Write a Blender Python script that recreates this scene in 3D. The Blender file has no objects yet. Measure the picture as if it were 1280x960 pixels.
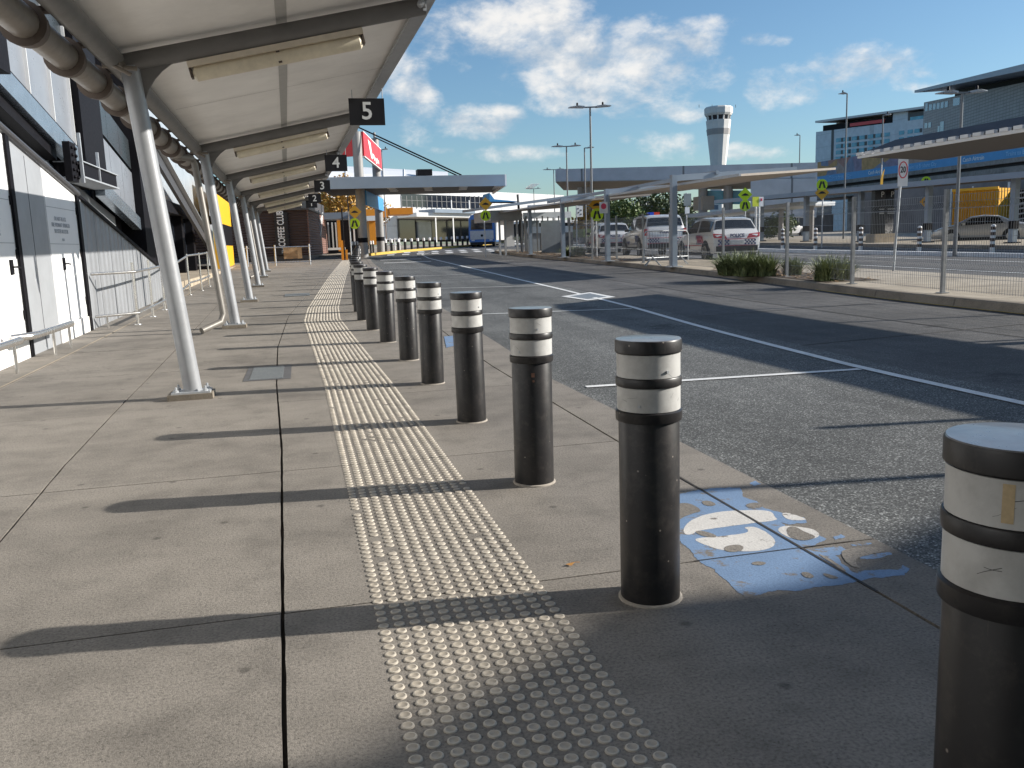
import bpy, bmesh, math, random
import numpy as np
from mathutils import Vector, Matrix
R = math.radians
rnd = random.Random(7)
sc = bpy.context.scene
C = sc.collection

# ------------------------------------------------------------------ camera frame, solved from the vanishing points
F = 1086.0; CX, CY = 640.0, 480.0; H = 1.25
def _n(v):
    v = np.array(v, float); return v / np.linalg.norm(v)
Yc = _n([-266, 169, F]); Zc = -_n([230, -6620, F]); Zc = _n(Zc - Yc * Zc.dot(Yc)); Xc = _n(np.cross(Yc, Zc))
if Xc[0] < 0: Xc = -Xc
CM = np.array([Xc, Yc, Zc]); EYE = np.array([0, 0, H])
def ray(px, py): return CM @ np.array([(px - CX) / F, -(py - CY) / F, 1.0])
def aty(px, py, Y): d = ray(px, py); return EYE + d * (Y / d[1])
def atx(px, py, X): d = ray(px, py); return EYE + d * (X / d[0])
def atz(px, py, Z): d = ray(px, py); return EYE + d * ((Z - H) / d[2])
def atd(px, py, D): return EYE + ray(px, py) * D
S = .012
def gz(y):
    y = min(y, 105.0)
    if y < 8: return 0.0
    if y < 14: return S * (y - 8) ** 2 / 12
    return S * (y - 11)
def gp(px, py, dz=0.0):
    d = ray(px, py)
    for k in range(1, 6000):
        t = k * .05
        p = EYE + d * t
        if p[2] - gz(p[1]) - dz <= 0:
            lo, hi = t - .05, t
            for _ in range(24):
                m_ = (lo + hi) / 2; p = EYE + d * m_
                if p[2] - gz(p[1]) - dz <= 0: hi = m_
                else: lo = m_
            return EYE + d * hi
    return EYE + d * 300

# ------------------------------------------------------------------ materials
def nodes_of(name):
    m = bpy.data.materials.new(name); m.use_nodes = True
    nt = m.node_tree; b = nt.nodes['Principled BSDF']
    return m, nt, b
def N(nt, t, **kw):
    n = nt.nodes.new(t)
    for k, v in kw.items():
        if k in n.inputs.keys(): n.inputs[k].default_value = v
        else: setattr(n, k, v)
    return n
def tex_noise(nt, scale, detail=4, rough=.55, vec=None):
    n = N(nt, 'ShaderNodeTexNoise'); n.inputs['Scale'].default_value = scale
    n.inputs['Detail'].default_value = detail; n.inputs['Roughness'].default_value = rough
    if vec is not None: nt.links.new(vec, n.inputs['Vector'])
    return n.outputs['Fac']
def ramp(nt, fac, stops):
    r = N(nt, 'ShaderNodeValToRGB')
    while len(r.color_ramp.elements) < len(stops): r.color_ramp.elements.new(.5)
    for e, (p, c) in zip(r.color_ramp.elements, stops):
        e.position = p; e.color = (*c, 1) if len(c) == 3 else c
    nt.links.new(fac, r.inputs['Fac']); return r.outputs['Color']
def mul(nt, a, b, mode='MULTIPLY', fac=1.0):
    m = N(nt, 'ShaderNodeMix', data_type='RGBA', blend_type=mode)
    if isinstance(fac, float): m.inputs[0].default_value = fac
    else: nt.links.new(fac, m.inputs[0])
    for s, i in ((a, 6), (b, 7)):
        if isinstance(s, tuple): m.inputs[i].default_value = (*s, 1)
        else: nt.links.new(s, m.inputs[i])
    return m.outputs[2]
def g3(v): return (v, v, v)
def tcoord(nt, kind='Object'):
    return N(nt, 'ShaderNodeTexCoord').outputs[kind]
def bump(nt, b, h, strength, dist):
    n = N(nt, 'ShaderNodeBump'); n.inputs['Strength'].default_value = strength; n.inputs['Distance'].default_value = dist
    nt.links.new(h, n.inputs['Height']); nt.links.new(n.outputs[0], b.inputs['Normal'])

def mat(name, col, rough=.55, metal=0.0, var=.12, vscale=6.0, spec=.5, grime=0.0, bmp=0.0, coat=0.0):
    """painted / metal / plastic surface with blotchy tone variation and a little dirt"""
    m, nt, b = nodes_of(name)
    v = tcoord(nt)
    f = tex_noise(nt, vscale, 6, .6, v)
    c = ramp(nt, f, [(.25, tuple(x * (1 - var) for x in col)), (.75, tuple(min(1, x * (1 + var)) for x in col))])
    if grime:
        f2 = tex_noise(nt, vscale * .45, 8, .7, v)
        msk = ramp(nt, f2, [(.45, g3(0)), (.72, g3(grime))])
        c = mul(nt, c, (.10, .085, .07), 'MIX', msk)
    nt.links.new(c, b.inputs['Base Color'])
    f3 = tex_noise(nt, vscale * 3, 4, .6, v)
    rr = N(nt, 'ShaderNodeMapRange'); rr.inputs['To Min'].default_value = max(.02, rough - .1); rr.inputs['To Max'].default_value = min(1, rough + .1)
    nt.links.new(f3, rr.inputs['Value']); nt.links.new(rr.outputs[0], b.inputs['Roughness'])
    b.inputs['Metallic'].default_value = metal
    b.inputs['Specular IOR Level'].default_value = spec
    if coat: b.inputs['Coat Weight'].default_value = coat; b.inputs['Coat Roughness'].default_value = .06
    if bmp: bump(nt, b, tex_noise(nt, vscale * 12, 4, .6, v), bmp, .01)
    return m

def concrete(name, col, speck=.5, stain=.35, warm=1.0):
    m, nt, b = nodes_of(name); v = tcoord(nt)
    big = tex_noise(nt, .55, 6, .62, v); mid = tex_noise(nt, 3.1, 8, .68, v); fine = tex_noise(nt, 95, 3, .6, v); vf = tex_noise(nt, 260, 2, .5, v)
    c = ramp(nt, big, [(.3, tuple(x * (1 - stain) for x in col)), (.5, col), (.72, tuple(x * 1.16 for x in col))])
    c = mul(nt, c, ramp(nt, mid, [(.28, g3(.68)), (.5, g3(.98)), (.75, g3(1.12))]))
    c = mul(nt, c, ramp(nt, fine, [(.32, g3(.66)), (.5, g3(1.0)), (.72, g3(1.22))]), fac=speck)
    vo = N(nt, 'ShaderNodeTexVoronoi', voronoi_dimensions='2D'); vo.inputs['Scale'].default_value = 42; nt.links.new(v, vo.inputs['Vector'])
    pits = ramp(nt, vo.outputs['Distance'], [(.05, g3(.28)), (.14, g3(1))])
    few = ramp(nt, tex_noise(nt, 22, 2, .5, v), [(.5, g3(0)), (.62, g3(.75))])
    c = mul(nt, c, pits, fac=few)
    # dark chewing-gum and oil spots
    vo2 = N(nt, 'ShaderNodeTexVoronoi', voronoi_dimensions='2D'); vo2.inputs['Scale'].default_value = 1.25; nt.links.new(v, vo2.inputs['Vector'])
    gum = ramp(nt, vo2.outputs['Distance'], [(.014, g3(.55)), (.032, g3(1))])
    c = mul(nt, c, gum)
    mp = N(nt, 'ShaderNodeMapping'); mp.inputs['Scale'].default_value = (.35, 1.9, 1); nt.links.new(v, mp.inputs['Vector'])
    wash = tex_noise(nt, 1.0, 5, .6, mp.outputs[0])
    c = mul(nt, c, ramp(nt, wash, [(.34, g3(.86)), (.5, g3(1.0))]))
    nt.links.new(c, b.inputs['Base Color'])
    b.inputs['Roughness'].default_value = .82; b.inputs['Specular IOR Level'].default_value = .35
    add = N(nt, 'ShaderNodeMath', operation='ADD'); nt.links.new(fine, add.inputs[0]); nt.links.new(vf, add.inputs[1])
    bump(nt, b, add.outputs[0], .35, .006)
    return m

def asphalt(name, lo, hi, scale=85, rough=.8, seam=False, tint=(1, 1, 1)):
    m, nt, b = nodes_of(name); v = tcoord(nt)
    vo = N(nt, 'ShaderNodeTexVoronoi'); vo.inputs['Scale'].default_value = scale; nt.links.new(v, vo.inputs['Vector'])
    sep = N(nt, 'ShaderNodeSeparateColor'); nt.links.new(vo.outputs['Color'], sep.inputs[0])
    c = ramp(nt, sep.outputs[0], [(0, tuple(lo * t for t in tint)), (.55, tuple((lo * .6 + hi * .4) * t for t in tint)), (.85, tuple(hi * t for t in tint)), (1, tuple(hi * 2.1 * t for t in tint))])
    edge = ramp(nt, vo.outputs['Distance'], [(.25, g3(1.1)), (.7, g3(.45))])
    c = mul(nt, c, edge)
    c = mul(nt, c, ramp(nt, tex_noise(nt, .35, 6, .65, v), [(.3, g3(.68)), (.7, g3(1.25))]))
    c = mul(nt, c, ramp(nt, tex_noise(nt, 2.6, 6, .65, v), [(.3, g3(.8)), (.7, g3(1.15))]))
    vo3 = N(nt, 'ShaderNodeTexVoronoi'); vo3.inputs['Scale'].default_value = .55; nt.links.new(v, vo3.inputs['Vector'])
    wob = N(nt, 'ShaderNodeMath', operation='ADD'); nt.links.new(vo3.outputs['Distance'], wob.inputs[0]); nt.links.new(tex_noise(nt, 3.5, 6, .7, v), wob.inputs[1])
    c = mul(nt, c, ramp(nt, wob.outputs[0], [(.56, g3(.52)), (.70, g3(1))]))
    mp = N(nt, 'ShaderNodeMapping'); mp.inputs['Scale'].default_value = (1.6, .06, 1); nt.links.new(v, mp.inputs['Vector'])
    c = mul(nt, c, ramp(nt, tex_noise(nt, 1.0, 4, .55, mp.outputs[0]), [(.35, g3(.78)), (.65, g3(1.1))]))
    nt.links.new(c, b.inputs['Base Color']); b.inputs['Roughness'].default_value = rough
    b.inputs['Specular IOR Level'].default_value = .4
    bump(nt, b, vo.outputs['Distance'], -.55, .008)
    return m

def paint(name, col, wear=.5, wscale=14, under=(.09, .09, .09), rough=.6):
    """road paint worn through to what lies under it"""
    m, nt, b = nodes_of(name); v = tcoord(nt)
    w = tex_noise(nt, wscale, 9, .72, v); f = tex_noise(nt, 120, 3, .6, v)
    base = mul(nt, ramp(nt, tex_noise(nt, 3, 5, .6, v), [(.3, tuple(x * .82 for x in col)), (.7, col)]), ramp(nt, f, [(.3, g3(.78)), (.6, g3(1.05))]))
    k = .72 - wear * .3
    c = mul(nt, base, under, 'MIX', ramp(nt, w, [(k, g3(0)), (k + .05, g3(1))]))
    nt.links.new(c, b.inputs['Base Color']); b.inputs['Roughness'].default_value = rough
    bump(nt, b, f, .3, .004)
    return m

def glass(name, col, rough=.05, spec=1.0):
    m, nt, b = nodes_of(name); v = tcoord(nt)
    c = ramp(nt, tex_noise(nt, .8, 3, .5, v), [(.3, tuple(x * .75 for x in col)), (.7, tuple(x * 1.25 for x in col))])
    nt.links.new(c, b.inputs['Base Color']); b.inputs['Roughness'].default_value = rough; b.inputs['Specular IOR Level'].default_value = spec
    return m

def corrugated(name, col, period, axis=1, rough=.4, metal=.2, depth=.02, joint=None):
    m, nt, b = nodes_of(name); v = tcoord(nt)
    sp = N(nt, 'ShaderNodeSeparateXYZ'); nt.links.new(v, sp.inputs[0])
    mm = N(nt, 'ShaderNodeMath', operation='MULTIPLY'); mm.inputs[1].default_value = 2 * math.pi / period; nt.links.new(sp.outputs[axis], mm.inputs[0])
    sn = N(nt, 'ShaderNodeMath', operation='SINE'); nt.links.new(mm.outputs[0], sn.inputs[0])
    c = ramp(nt, tex_noise(nt, 1.2, 6, .6, v), [(.3, tuple(x * .85 for x in col)), (.7, tuple(x * 1.08 for x in col))])
    nt.links.new(c, b.inputs['Base Color']); b.inputs['Roughness'].default_value = rough; b.inputs['Metallic'].default_value = metal
    bump(nt, b, sn.outputs[0], .8, depth)
    return m

def panelled(name, col, sx, sz, axis=0, line=.45, rough=.5, gap=.02, offs=.5):
    """flat cladding with thin recessed joints every sx by sz metres"""
    m, nt, b = nodes_of(name); v = tcoord(nt)
    sp = N(nt, 'ShaderNodeSeparateXYZ'); nt.links.new(v, sp.inputs[0])
    cb = N(nt, 'ShaderNodeCombineXYZ'); nt.links.new(sp.outputs[axis], cb.inputs[0]); nt.links.new(sp.outputs[2], cb.inputs[1])
    br = N(nt, 'ShaderNodeTexBrick'); br.offset = 0; br.inputs['Scale'].default_value = 1
    br.inputs['Brick Width'].default_value = sx; br.inputs['Row Height'].default_value = sz; br.inputs['Mortar Size'].default_value = gap
    br.inputs['Color1'].default_value = (*col, 1); br.inputs['Color2'].default_value = (*[x * .93 for x in col], 1); br.inputs['Mortar'].default_value = (*[x * line for x in col], 1)
    nt.links.new(cb.outputs[0], br.inputs['Vector'])
    c = mul(nt, br.outputs['Color'], ramp(nt, tex_noise(nt, .7, 7, .65, v), [(.3, g3(.85)), (.7, g3(1.08))]))
    nt.links.new(c, b.inputs['Base Color']); b.inputs['Roughness'].default_value = rough
    return m

def leafmat(name, a, bb, trans=.25):
    m, nt, b = nodes_of(name); v = tcoord(nt)
    c = ramp(nt, tex_noise(nt, 9, 4, .6, v), [(.3, a), (.5, tuple((x + y) / 2 for x, y in zip(a, bb))), (.72, bb)])
    nt.links.new(c, b.inputs['Base Color']); b.inputs['Roughness'].default_value = .6
    b.inputs['Transmission Weight'].default_value = 0
    b.inputs['Subsurface Weight'].default_value = 0
    return m

M = {}
M['path'] = concrete('footpath_concrete', (.236, .213, .184), 1.0, .28)
M['path_dark'] = mat('joint_filler', (.035, .032, .03), .9)
M['median'] = concrete('median_concrete', (.40, .35, .28), .6, .3)
M['kerb'] = concrete('kerb_concrete', (.25, .215, .17), .8, .5)
M['bay'] = asphalt('bay_asphalt', .08, .235, 110, tint=(.98, 1.0, .96))
M['road'] = asphalt('road_asphalt', .10, .155, 140, tint=(1.0, .97, .94))
M['ground'] = asphalt('ground_asphalt', .05, .1, 60)
M['line'] = paint('white_line_paint', (.82, .82, .80), .12, 16, (.12, .12, .12))
M['yellowline'] = paint('yellow_kerb_paint', (.62, .42, .08), .25)
M['bluepaint'] = paint('blue_paint', (.20, .30, .46), .56, 6, (.19, .165, .135))
M['whitepaint'] = paint('white_symbol_paint', (.70, .67, .62), .46, 9, (.19, .165, .135))
M['studworn'] = mat('stud_worn_centre', (.40, .35, .28), .6, var=.25, vscale=40)
M['stud'] = mat('stud_cream', (.56, .505, .42), .55, var=.30, vscale=14, grime=.5)
def bollard_mat():
    m, nt, b = nodes_of('bollard_charcoal'); tcx = N(nt, 'ShaderNodeTexCoord'); oi = N(nt, 'ShaderNodeObjectInfo')
    add = N(nt, 'ShaderNodeVectorMath', operation='ADD'); nt.links.new(tcx.outputs['Object'], add.inputs[0])
    scl = N(nt, 'ShaderNodeVectorMath', operation='SCALE'); scl.inputs[0].default_value = (7, 3, 5); nt.links.new(oi.outputs['Random'], scl.inputs['Scale']); nt.links.new(scl.outputs[0], add.inputs[1])
    v = add.outputs[0]
    c = ramp(nt, tex_noise(nt, 7, 6, .6, v), [(.3, (.011, .0103, .0108)), (.7, (.021, .019, .0195))])
    def streak(scale, k0, k1, amt):
        mp = N(nt, 'ShaderNodeMapping'); mp.inputs['Scale'].default_value = scale; mp.inputs['Rotation'].default_value = (.5, .3, .2); nt.links.new(v, mp.inputs['Vector'])
        return ramp(nt, tex_noise(nt, 1.0, 6, .7, mp.outputs[0]), [(k0, g3(0)), (k1, g3(amt))])
    c = mul(nt, c, (.16, .14, .12), 'MIX', streak((70, 70, 5), .66, .74, .55))
    c = mul(nt, c, (.20, .17, .14), 'MIX', streak((6, 60, 90), .69, .74, .6))
    dust = ramp(nt, tex_noise(nt, 18, 8, .75, v), [(.5, g3(0)), (.8, g3(.35))]); c = mul(nt, c, (.12, .10, .085), 'MIX', dust)
    vo = N(nt, 'ShaderNodeTexVoronoi'); vo.inputs['Scale'].default_value = 16; nt.links.new(v, vo.inputs['Vector'])
    c = mul(nt, c, (.32, .28, .24), 'MIX', ramp(nt, vo.outputs['Distance'], [(.03, g3(.8)), (.07, g3(0))]))
    nt.links.new(c, b.inputs['Base Color'])
    rg = N(nt, 'ShaderNodeMapRange'); rg.inputs['To Min'].default_value = .28; rg.inputs['To Max'].default_value = .5; nt.links.new(tex_noise(nt, 20, 6, .7, v), rg.inputs['Value']); nt.links.new(rg.outputs[0], b.inputs['Roughness'])
    b.inputs['Specular IOR Level'].default_value = .42
    return m
M['bollard'] = bollard_mat()
M['cap'] = mat('bollard_cap_sky', (.13, .13, .135), .3, var=.3, vscale=14, spec=.9, coat=.35)  # grey base stands in for sky reflected on the black tops
M['band'] = mat('reflective_band', (.52, .515, .495), .42, var=.1, vscale=12, grime=.4)
M['caulk'] = mat('base_grout', (.36, .32, .27), .9, var=.2, vscale=30)
M['galv'] = mat('galvanised_steel', (.43, .45, .47), .5, .35, var=.14, vscale=10)
M['colm'] = mat('column_paint', (.31, .32, .335), .42, .15, var=.1, vscale=6, grime=.12)
M['lampgrey'] = mat('lamp_post_grey', (.17, .175, .18), .45, .3, var=.12)
M['fencegalv'] = mat('fence_galvanised', (.27, .28, .29), .5, .3, var=.2, vscale=10)
M['raft'] = mat('rafter_paint', (.155, .15, .145), .5, .1, var=.12, vscale=5)
M['roof'] = mat('canopy_lining', (.86, .835, .80), .7, var=.07, vscale=1.3, grime=.2)
M['seam'] = mat('canopy_seam', (.42, .41, .39), .7, var=.08)
M['gutter'] = mat('gutter_bronze', (.235, .205, .175), .38, .35, var=.18, vscale=7)
M['downpipe'] = mat('downpipe_grey', (.20, .185, .165), .45, .2, var=.15)
M['clamp'] = mat('gutter_clamp', (.10, .075, .06), .6, .1, var=.2)
M['batten'] = mat('batten_body', (.68, .60, .48), .55, var=.12, vscale=5, grime=.3)
M['diffuser'] = mat('batten_diffuser', (.76, .68, .52), .35, var=.1, vscale=4, grime=.35)
M['black'] = mat('sign_black', (.012, .012, .015), .35, var=.1)
M['letter'] = mat('lettering_silver', (.62, .63, .62), .5)
M['white'] = mat('white_metal', (.80, .79, .77), .45, var=.04, grime=.06, vscale=2)
M['wallwhite'] = mat('white_door_paint', (.86, .86, .86), .4, var=.03, vscale=2, grime=.04)
M['wallgrey'] = mat('grey_wall_panel', (.345, .36, .38), .42, .1, var=.08, vscale=2.5, grime=.06)
M['corrgrey'] = corrugated('grey_ribbed_panel', (.36, .375, .395), .35, 1, .38, .3, .02)
M['dark'] = mat('dark_steel', (.008, .0075, .0095), .6, .0, var=.2, spec=.12)
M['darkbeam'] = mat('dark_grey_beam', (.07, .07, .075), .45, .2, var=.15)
M['steelblue'] = mat('brushed_channel', (.30, .36, .42), .25, .7, var=.15, vscale=3)
M['tinted'] = mat('tinted_pane', (.03, .036, .04), .3, var=.2, spec=.4)
M['frost'] = mat('frosted_glass', (.215, .23, .255), .3, .1, var=.14, vscale=1.2, spec=.6)
M['clear'] = corrugated('ribbed_polycarbonate', (.42, .46, .50), .3, 1, .25, .1, .03)
M['darkglass'] = glass('dark_glass', (.018, .022, .03), .06)
M['yellow'] = mat('yellow_panel', (.80, .42, .02), .45, var=.06, vscale=3)
M['stainless'] = mat('stainless_tube', (.62, .60, .57), .25, .85, var=.08)
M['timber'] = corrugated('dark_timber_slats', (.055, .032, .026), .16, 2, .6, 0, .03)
M['timberlit'] = corrugated('sunlit_timber_slats', (.21, .115, .09), .16, 2, .6, 0, .03)  # lighter copy of the slats, sunlight on the side wall put into the colour
M['board'] = mat('weathered_board', (.30, .20, .11), .7, var=.4, vscale=2.2)
M['red'] = mat('red_sign', (.66, .028, .04), .4, var=.04)
M['bluegrey'] = mat('fascia_blue_grey', (.24, .29, .35), .4, .1, var=.07, vscale=1)
M['undercroft'] = mat('undercroft_wall', (.11, .11, .12), .6, var=.4, vscale=.6)
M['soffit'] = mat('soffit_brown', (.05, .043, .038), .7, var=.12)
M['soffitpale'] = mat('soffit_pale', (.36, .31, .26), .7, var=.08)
M['pylon'] = mat('pylon_grey', (.30, .29, .28), .5, .05, var=.1, vscale=3)
M['terminal'] = panelled('terminal_cladding', (.80, .79, .77), 2.4, 2.4, 0)
M['bridge'] = panelled('bridge_cladding', (.48, .52, .57), 8.0, 9.0, 0, .35, gap=.08)
M['roofwhite'] = mat('white_roof_sheet', (.82, .82, .82), .4, .1, var=.04)
M['orange'] = mat('orange_fascia', (.74, .28, .02), .5, var=.05)
M['sigyellow'] = mat('sign_lime', (.50, .70, .01), .4, var=.03)
M['sigorange'] = mat('sign_amber', (.62, .33, .02), .45, var=.05)
M['sigback'] = mat('sign_olive', (.32, .29, .10), .5, var=.05)
M['carwhite'] = mat('car_paint_white', (.80, .80, .80), .22, var=.02, coat=.6)
M['carsilver'] = mat('car_paint_silver', (.52, .50, .47), .3, .3, var=.04, coat=.6)
M['carglass'] = glass('car_glass', (.012, .014, .016), .05)
M['tyre'] = mat('tyre_rubber', (.018, .018, .018), .8)
M['rim'] = mat('alloy_rim', (.5, .5, .5), .3, .8)
M['plastic'] = mat('black_plastic', (.02, .02, .02), .6)
M['tail'] = mat('tail_lamp_red', (.50, .015, .02), .2, coat=.5)
M['navy'] = mat('livery_navy', (.02, .035, .16), .35)
M['livred'] = mat('livery_red', (.55, .05, .10), .4)
M['busblue'] = mat('bus_blue', (.06, .22, .58), .3, coat=.3)
M['mulch'] = concrete('garden_mulch', (.10, .075, .055), 1.0, .5)
M['leaf'] = leafmat('strap_leaves', (.07, .10, .035), (.30, .34, .15))
M['leaf2'] = leafmat('tree_leaves', (.035, .065, .015), (.13, .18, .04))
M['leaf3'] = leafmat('dark_leaves', (.02, .042, .015), (.07, .11, .035))
M['leafaut'] = leafmat('autumn_leaves', (.22, .17, .03), (.62, .30, .05))
M['bark'] = mat('bark', (.10, .08, .06), .9, var=.3, vscale=8)
M['tower'] = mat('tower_concrete', (.70, .68, .65), .7, var=.07, vscale=.3)
M['towerband'] = mat('tower_band', (.36, .34, .33), .7, var=.05, vscale=.3)
M['hotel'] = panelled('hotel_cladding', (.64, .68, .72), 3.4, 3.3, 0, .75, gap=.05)
M['hotelwin'] = glass('hotel_glass', (.10, .36, .48), .2, .5)
M['carpark'] = panelled('carpark_mesh', (.30, .30, .31), .9, .45, 1, .6, gap=.06)
M['viaduct'] = concrete('viaduct_concrete', (.27, .25, .235), .3, .4)
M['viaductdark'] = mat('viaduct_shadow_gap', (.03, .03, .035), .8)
M['banner'] = mat('banner_blue', (.06, .27, .55), .5, var=.08, vscale=.8)
M['bannertxt'] = mat('banner_lettering', (.30, .55, .80), .5)
M['totem'] = mat('totem_black', (.010, .010, .012), .3)
M['conbase'] = concrete('plinth_concrete', (.42, .35, .26), .4, .2)
M['limeboard'] = mat('lime_board', (.60, .66, .05), .5)
M['iron'] = mat('cast_cover', (.24, .26, .27), .5, .4, var=.25, vscale=40)
M['ironframe'] = mat('cover_frame', (.13, .13, .135), .55, .3, var=.2)
M['glasspane'] = mat('shelter_glass', (.22, .245, .27), .1, .1, var=.2, vscale=1.5)
M['advert'] = mat('poster_white', (.72, .74, .76), .4, var=.12, vscale=1.4)
M['tape'] = mat('old_tape', (.50, .38, .22), .6, var=.2, vscale=60)
M['chip'] = mat('rust_chip', (.20, .10, .065), .8, var=.3, vscale=60)
M['beacon'] = mat('beacon_red', (.7, .05, .02), .3)
M['beaconblue'] = mat('beacon_blue', (.02, .08, .6), .3)
M['postband'] = mat('post_band_brown', (.07, .04, .03), .6)
M['stickleaf'] = mat('fallen_leaf', (.45, .22, .06), .7)
def mural():
    m, nt, b = nodes_of('parapet_mural'); v = tcoord(nt)
    vo = N(nt, 'ShaderNodeTexVoronoi'); vo.inputs['Scale'].default_value = .32; nt.links.new(v, vo.inputs['Vector'])
    sep = N(nt, 'ShaderNodeSeparateColor'); nt.links.new(vo.outputs['Color'], sep.inputs[0])
    c = ramp(nt, sep.outputs[0], [(0, (.36, .18, .15)), (.2, (.19, .22, .32)), (.4, (.38, .27, .23)), (.6, (.48, .27, .10)), (.78, (.25, .20, .28)), (.95, (.36, .33, .34))])
    for n in nt.nodes:
        if n.type == 'VALTORGB': n.color_ramp.interpolation = 'CONSTANT'
    c = mul(nt, c, ramp(nt, tex_noise(nt, 1.1, 5, .6, v), [(.3, g3(.7)), (.7, g3(1.15))]))
    nt.links.new(c, b.inputs['Base Color']); b.inputs['Roughness'].default_value = .6
    return m
M['mural'] = mural()

# ------------------------------------------------------------------ mesh builder
SPLIT = {'column', 'pillar', 'pier', 'window', 'window_frame', 'spandrel', 'downlight', 'stay_cable', 'roof_rib', 'mast', 'awning_column', 'shopfront_column', 'shopfront_frame', 'glass_screen', 'gutter_clamp', 'bare_patch', 'blue_flake', 'plinth', 'white_figure', 'tan_panel', 'bright_display', 'pale_column', 'glass_panel', 'blue_panel', 'post', 'louvre_blade', 'wall_emblem', 'flange', 'symbol', 'end_clip', 'stair_core', 'roof_plant', 'beam', 'roof_rail', 'beacon', 'antenna', 'foot', 'cab_mullion', 'hinge', 'screen_mullion'}
def V3(p): return Vector((float(p[0]), float(p[1]), float(p[2])))
class MB:
    def __init__(s): s.v = []; s.f = []; s.mi = []; s.cur = 0
    def _add(s, vs, fs):
        o = len(s.v); s.v += [V3(p) for p in vs]
        for f in fs: s.f.append([i + o for i in f]); s.mi.append(s.cur)
    def box(s, a, b):
        (x0, y0, z0), (x1, y1, z1) = a, b
        s._add([(x0, y0, z0), (x1, y0, z0), (x1, y1, z0), (x0, y1, z0), (x0, y0, z1), (x1, y0, z1), (x1, y1, z1), (x0, y1, z1)],
               [(3, 2, 1, 0), (4, 5, 6, 7), (0, 1, 5, 4), (1, 2, 6, 5), (2, 3, 7, 6), (3, 0, 4, 7)]); return s
    def cbox(s, c, d, rot=None):
        hx, hy, hz = d[0] / 2, d[1] / 2, d[2] / 2; c = V3(c)
        pts = [Vector((sx * hx, sy * hy, sz * hz)) for sz in (-1, 1) for sx, sy in ((-1, -1), (1, -1), (1, 1), (-1, 1))]
        if rot is not None: pts = [rot @ p for p in pts]
        s._add([c + p for p in pts], [(3, 2, 1, 0), (4, 5, 6, 7), (0, 1, 5, 4), (1, 2, 6, 5), (2, 3, 7, 6), (3, 0, 4, 7)]); return s
    def bar(s, p, q, w, h, up=(0, 0, 1)):
        p, q = V3(p), V3(q); d = (q - p).normalized(); u = Vector(up); r = d.cross(u)
        if r.length < 1e-5: r = d.cross(Vector((0, 1, 0)))
        r.normalize(); u = r.cross(d).normalized()
        vs = []
        for e in (p, q):
            for a, b in ((-1, -1), (1, -1), (1, 1), (-1, 1)): vs.append(e + r * a * w / 2 + u * b * h / 2)
        s._add(vs, [(0, 1, 2, 3), (7, 6, 5, 4), (0, 4, 5, 1), (1, 5, 6, 2), (2, 6, 7, 3), (3, 7, 4, 0)]); return s
    def tube(s, pts, r, n=10, caps=True):
        pts = [V3(p) for p in pts]; rs = r if isinstance(r, (list, tuple)) else [r] * len(pts)
        o = len(s.v); u = None
        for i, p in enumerate(pts):
            d = (pts[min(i + 1, len(pts) - 1)] - pts[max(i - 1, 0)]).normalized()
            if u is None:
                u = d.cross(Vector((0, 0, 1)))
                if u.length < 1e-4: u = Vector((1, 0, 0))
            u = (u - d * u.dot(d)).normalized(); w = d.cross(u)
            for k in range(n):
                a = 2 * math.pi * k / n; s.v.append(p + (u * math.cos(a) + w * math.sin(a)) * rs[i])
        for i in range(len(pts) - 1):
            for k in range(n):
                a = o + i * n + k; b = o + i * n + (k + 1) % n
                s.f.append([a, b, b + n, a + n]); s.mi.append(s.cur)
        if caps:
            s.f.append([o + k for k in range(n)][::-1]); s.mi.append(s.cur)
            s.f.append([o + (len(pts) - 1) * n + k for k in range(n)]); s.mi.append(s.cur)
        return s
    def lathe(s, prof, c=(0, 0, 0), n=24, axis='Z'):
        o = len(s.v); c = V3(c)
        for r, z in prof:
            for k in range(n):
                a = 2 * math.pi * k / n
                p = (r * math.cos(a), r * math.sin(a), z)
                if axis == 'X': p = (z, p[0], p[1])
                if axis == 'Y': p = (p[0], z, p[1])
                s.v.append(c + Vector(p))
        for i in range(len(prof) - 1):
            for k in range(n):
                a = o + i * n + k; b = o + i * n + (k + 1) % n
                s.f.append([a, b, b + n, a + n]); s.mi.append(s.cur)
        s.f.append([o + k for k in range(n)][::-1]); s.mi.append(s.cur)
        s.f.append([o + (len(prof) - 1) * n + k for k in range(n)]); s.mi.append(s.cur)
        return s
    def prism(s, pts, vec):
        pts = [V3(p) for p in pts]; vec = V3(vec); n = len(pts)
        s._add(pts + [p + vec for p in pts], [list(range(n))[::-1], [n + i for i in range(n)]] + [[i, (i + 1) % n, n + (i + 1) % n, n + i] for i in range(n)]); return s
    def poly(s, pts): s._add(pts, [list(range(len(pts)))]); return s
    def strip(s, A, B):
        n = len(A); s._add(list(A) + list(B), [[i, i + 1, n + i + 1, n + i] for i in range(n - 1)]); return s
    def build(s, name, m, parent=None, world=True, smooth=True, kind=None, fixn=True):
        if parent is not None and name in SPLIT:
            P = s.pieces()
            if 1 < len(P) <= 100:
                return [q.build1(name, m, parent, world, smooth, kind, fixn) for q in P][0]
        return s.build1(name, m, parent, world, smooth, kind, fixn)
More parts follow.
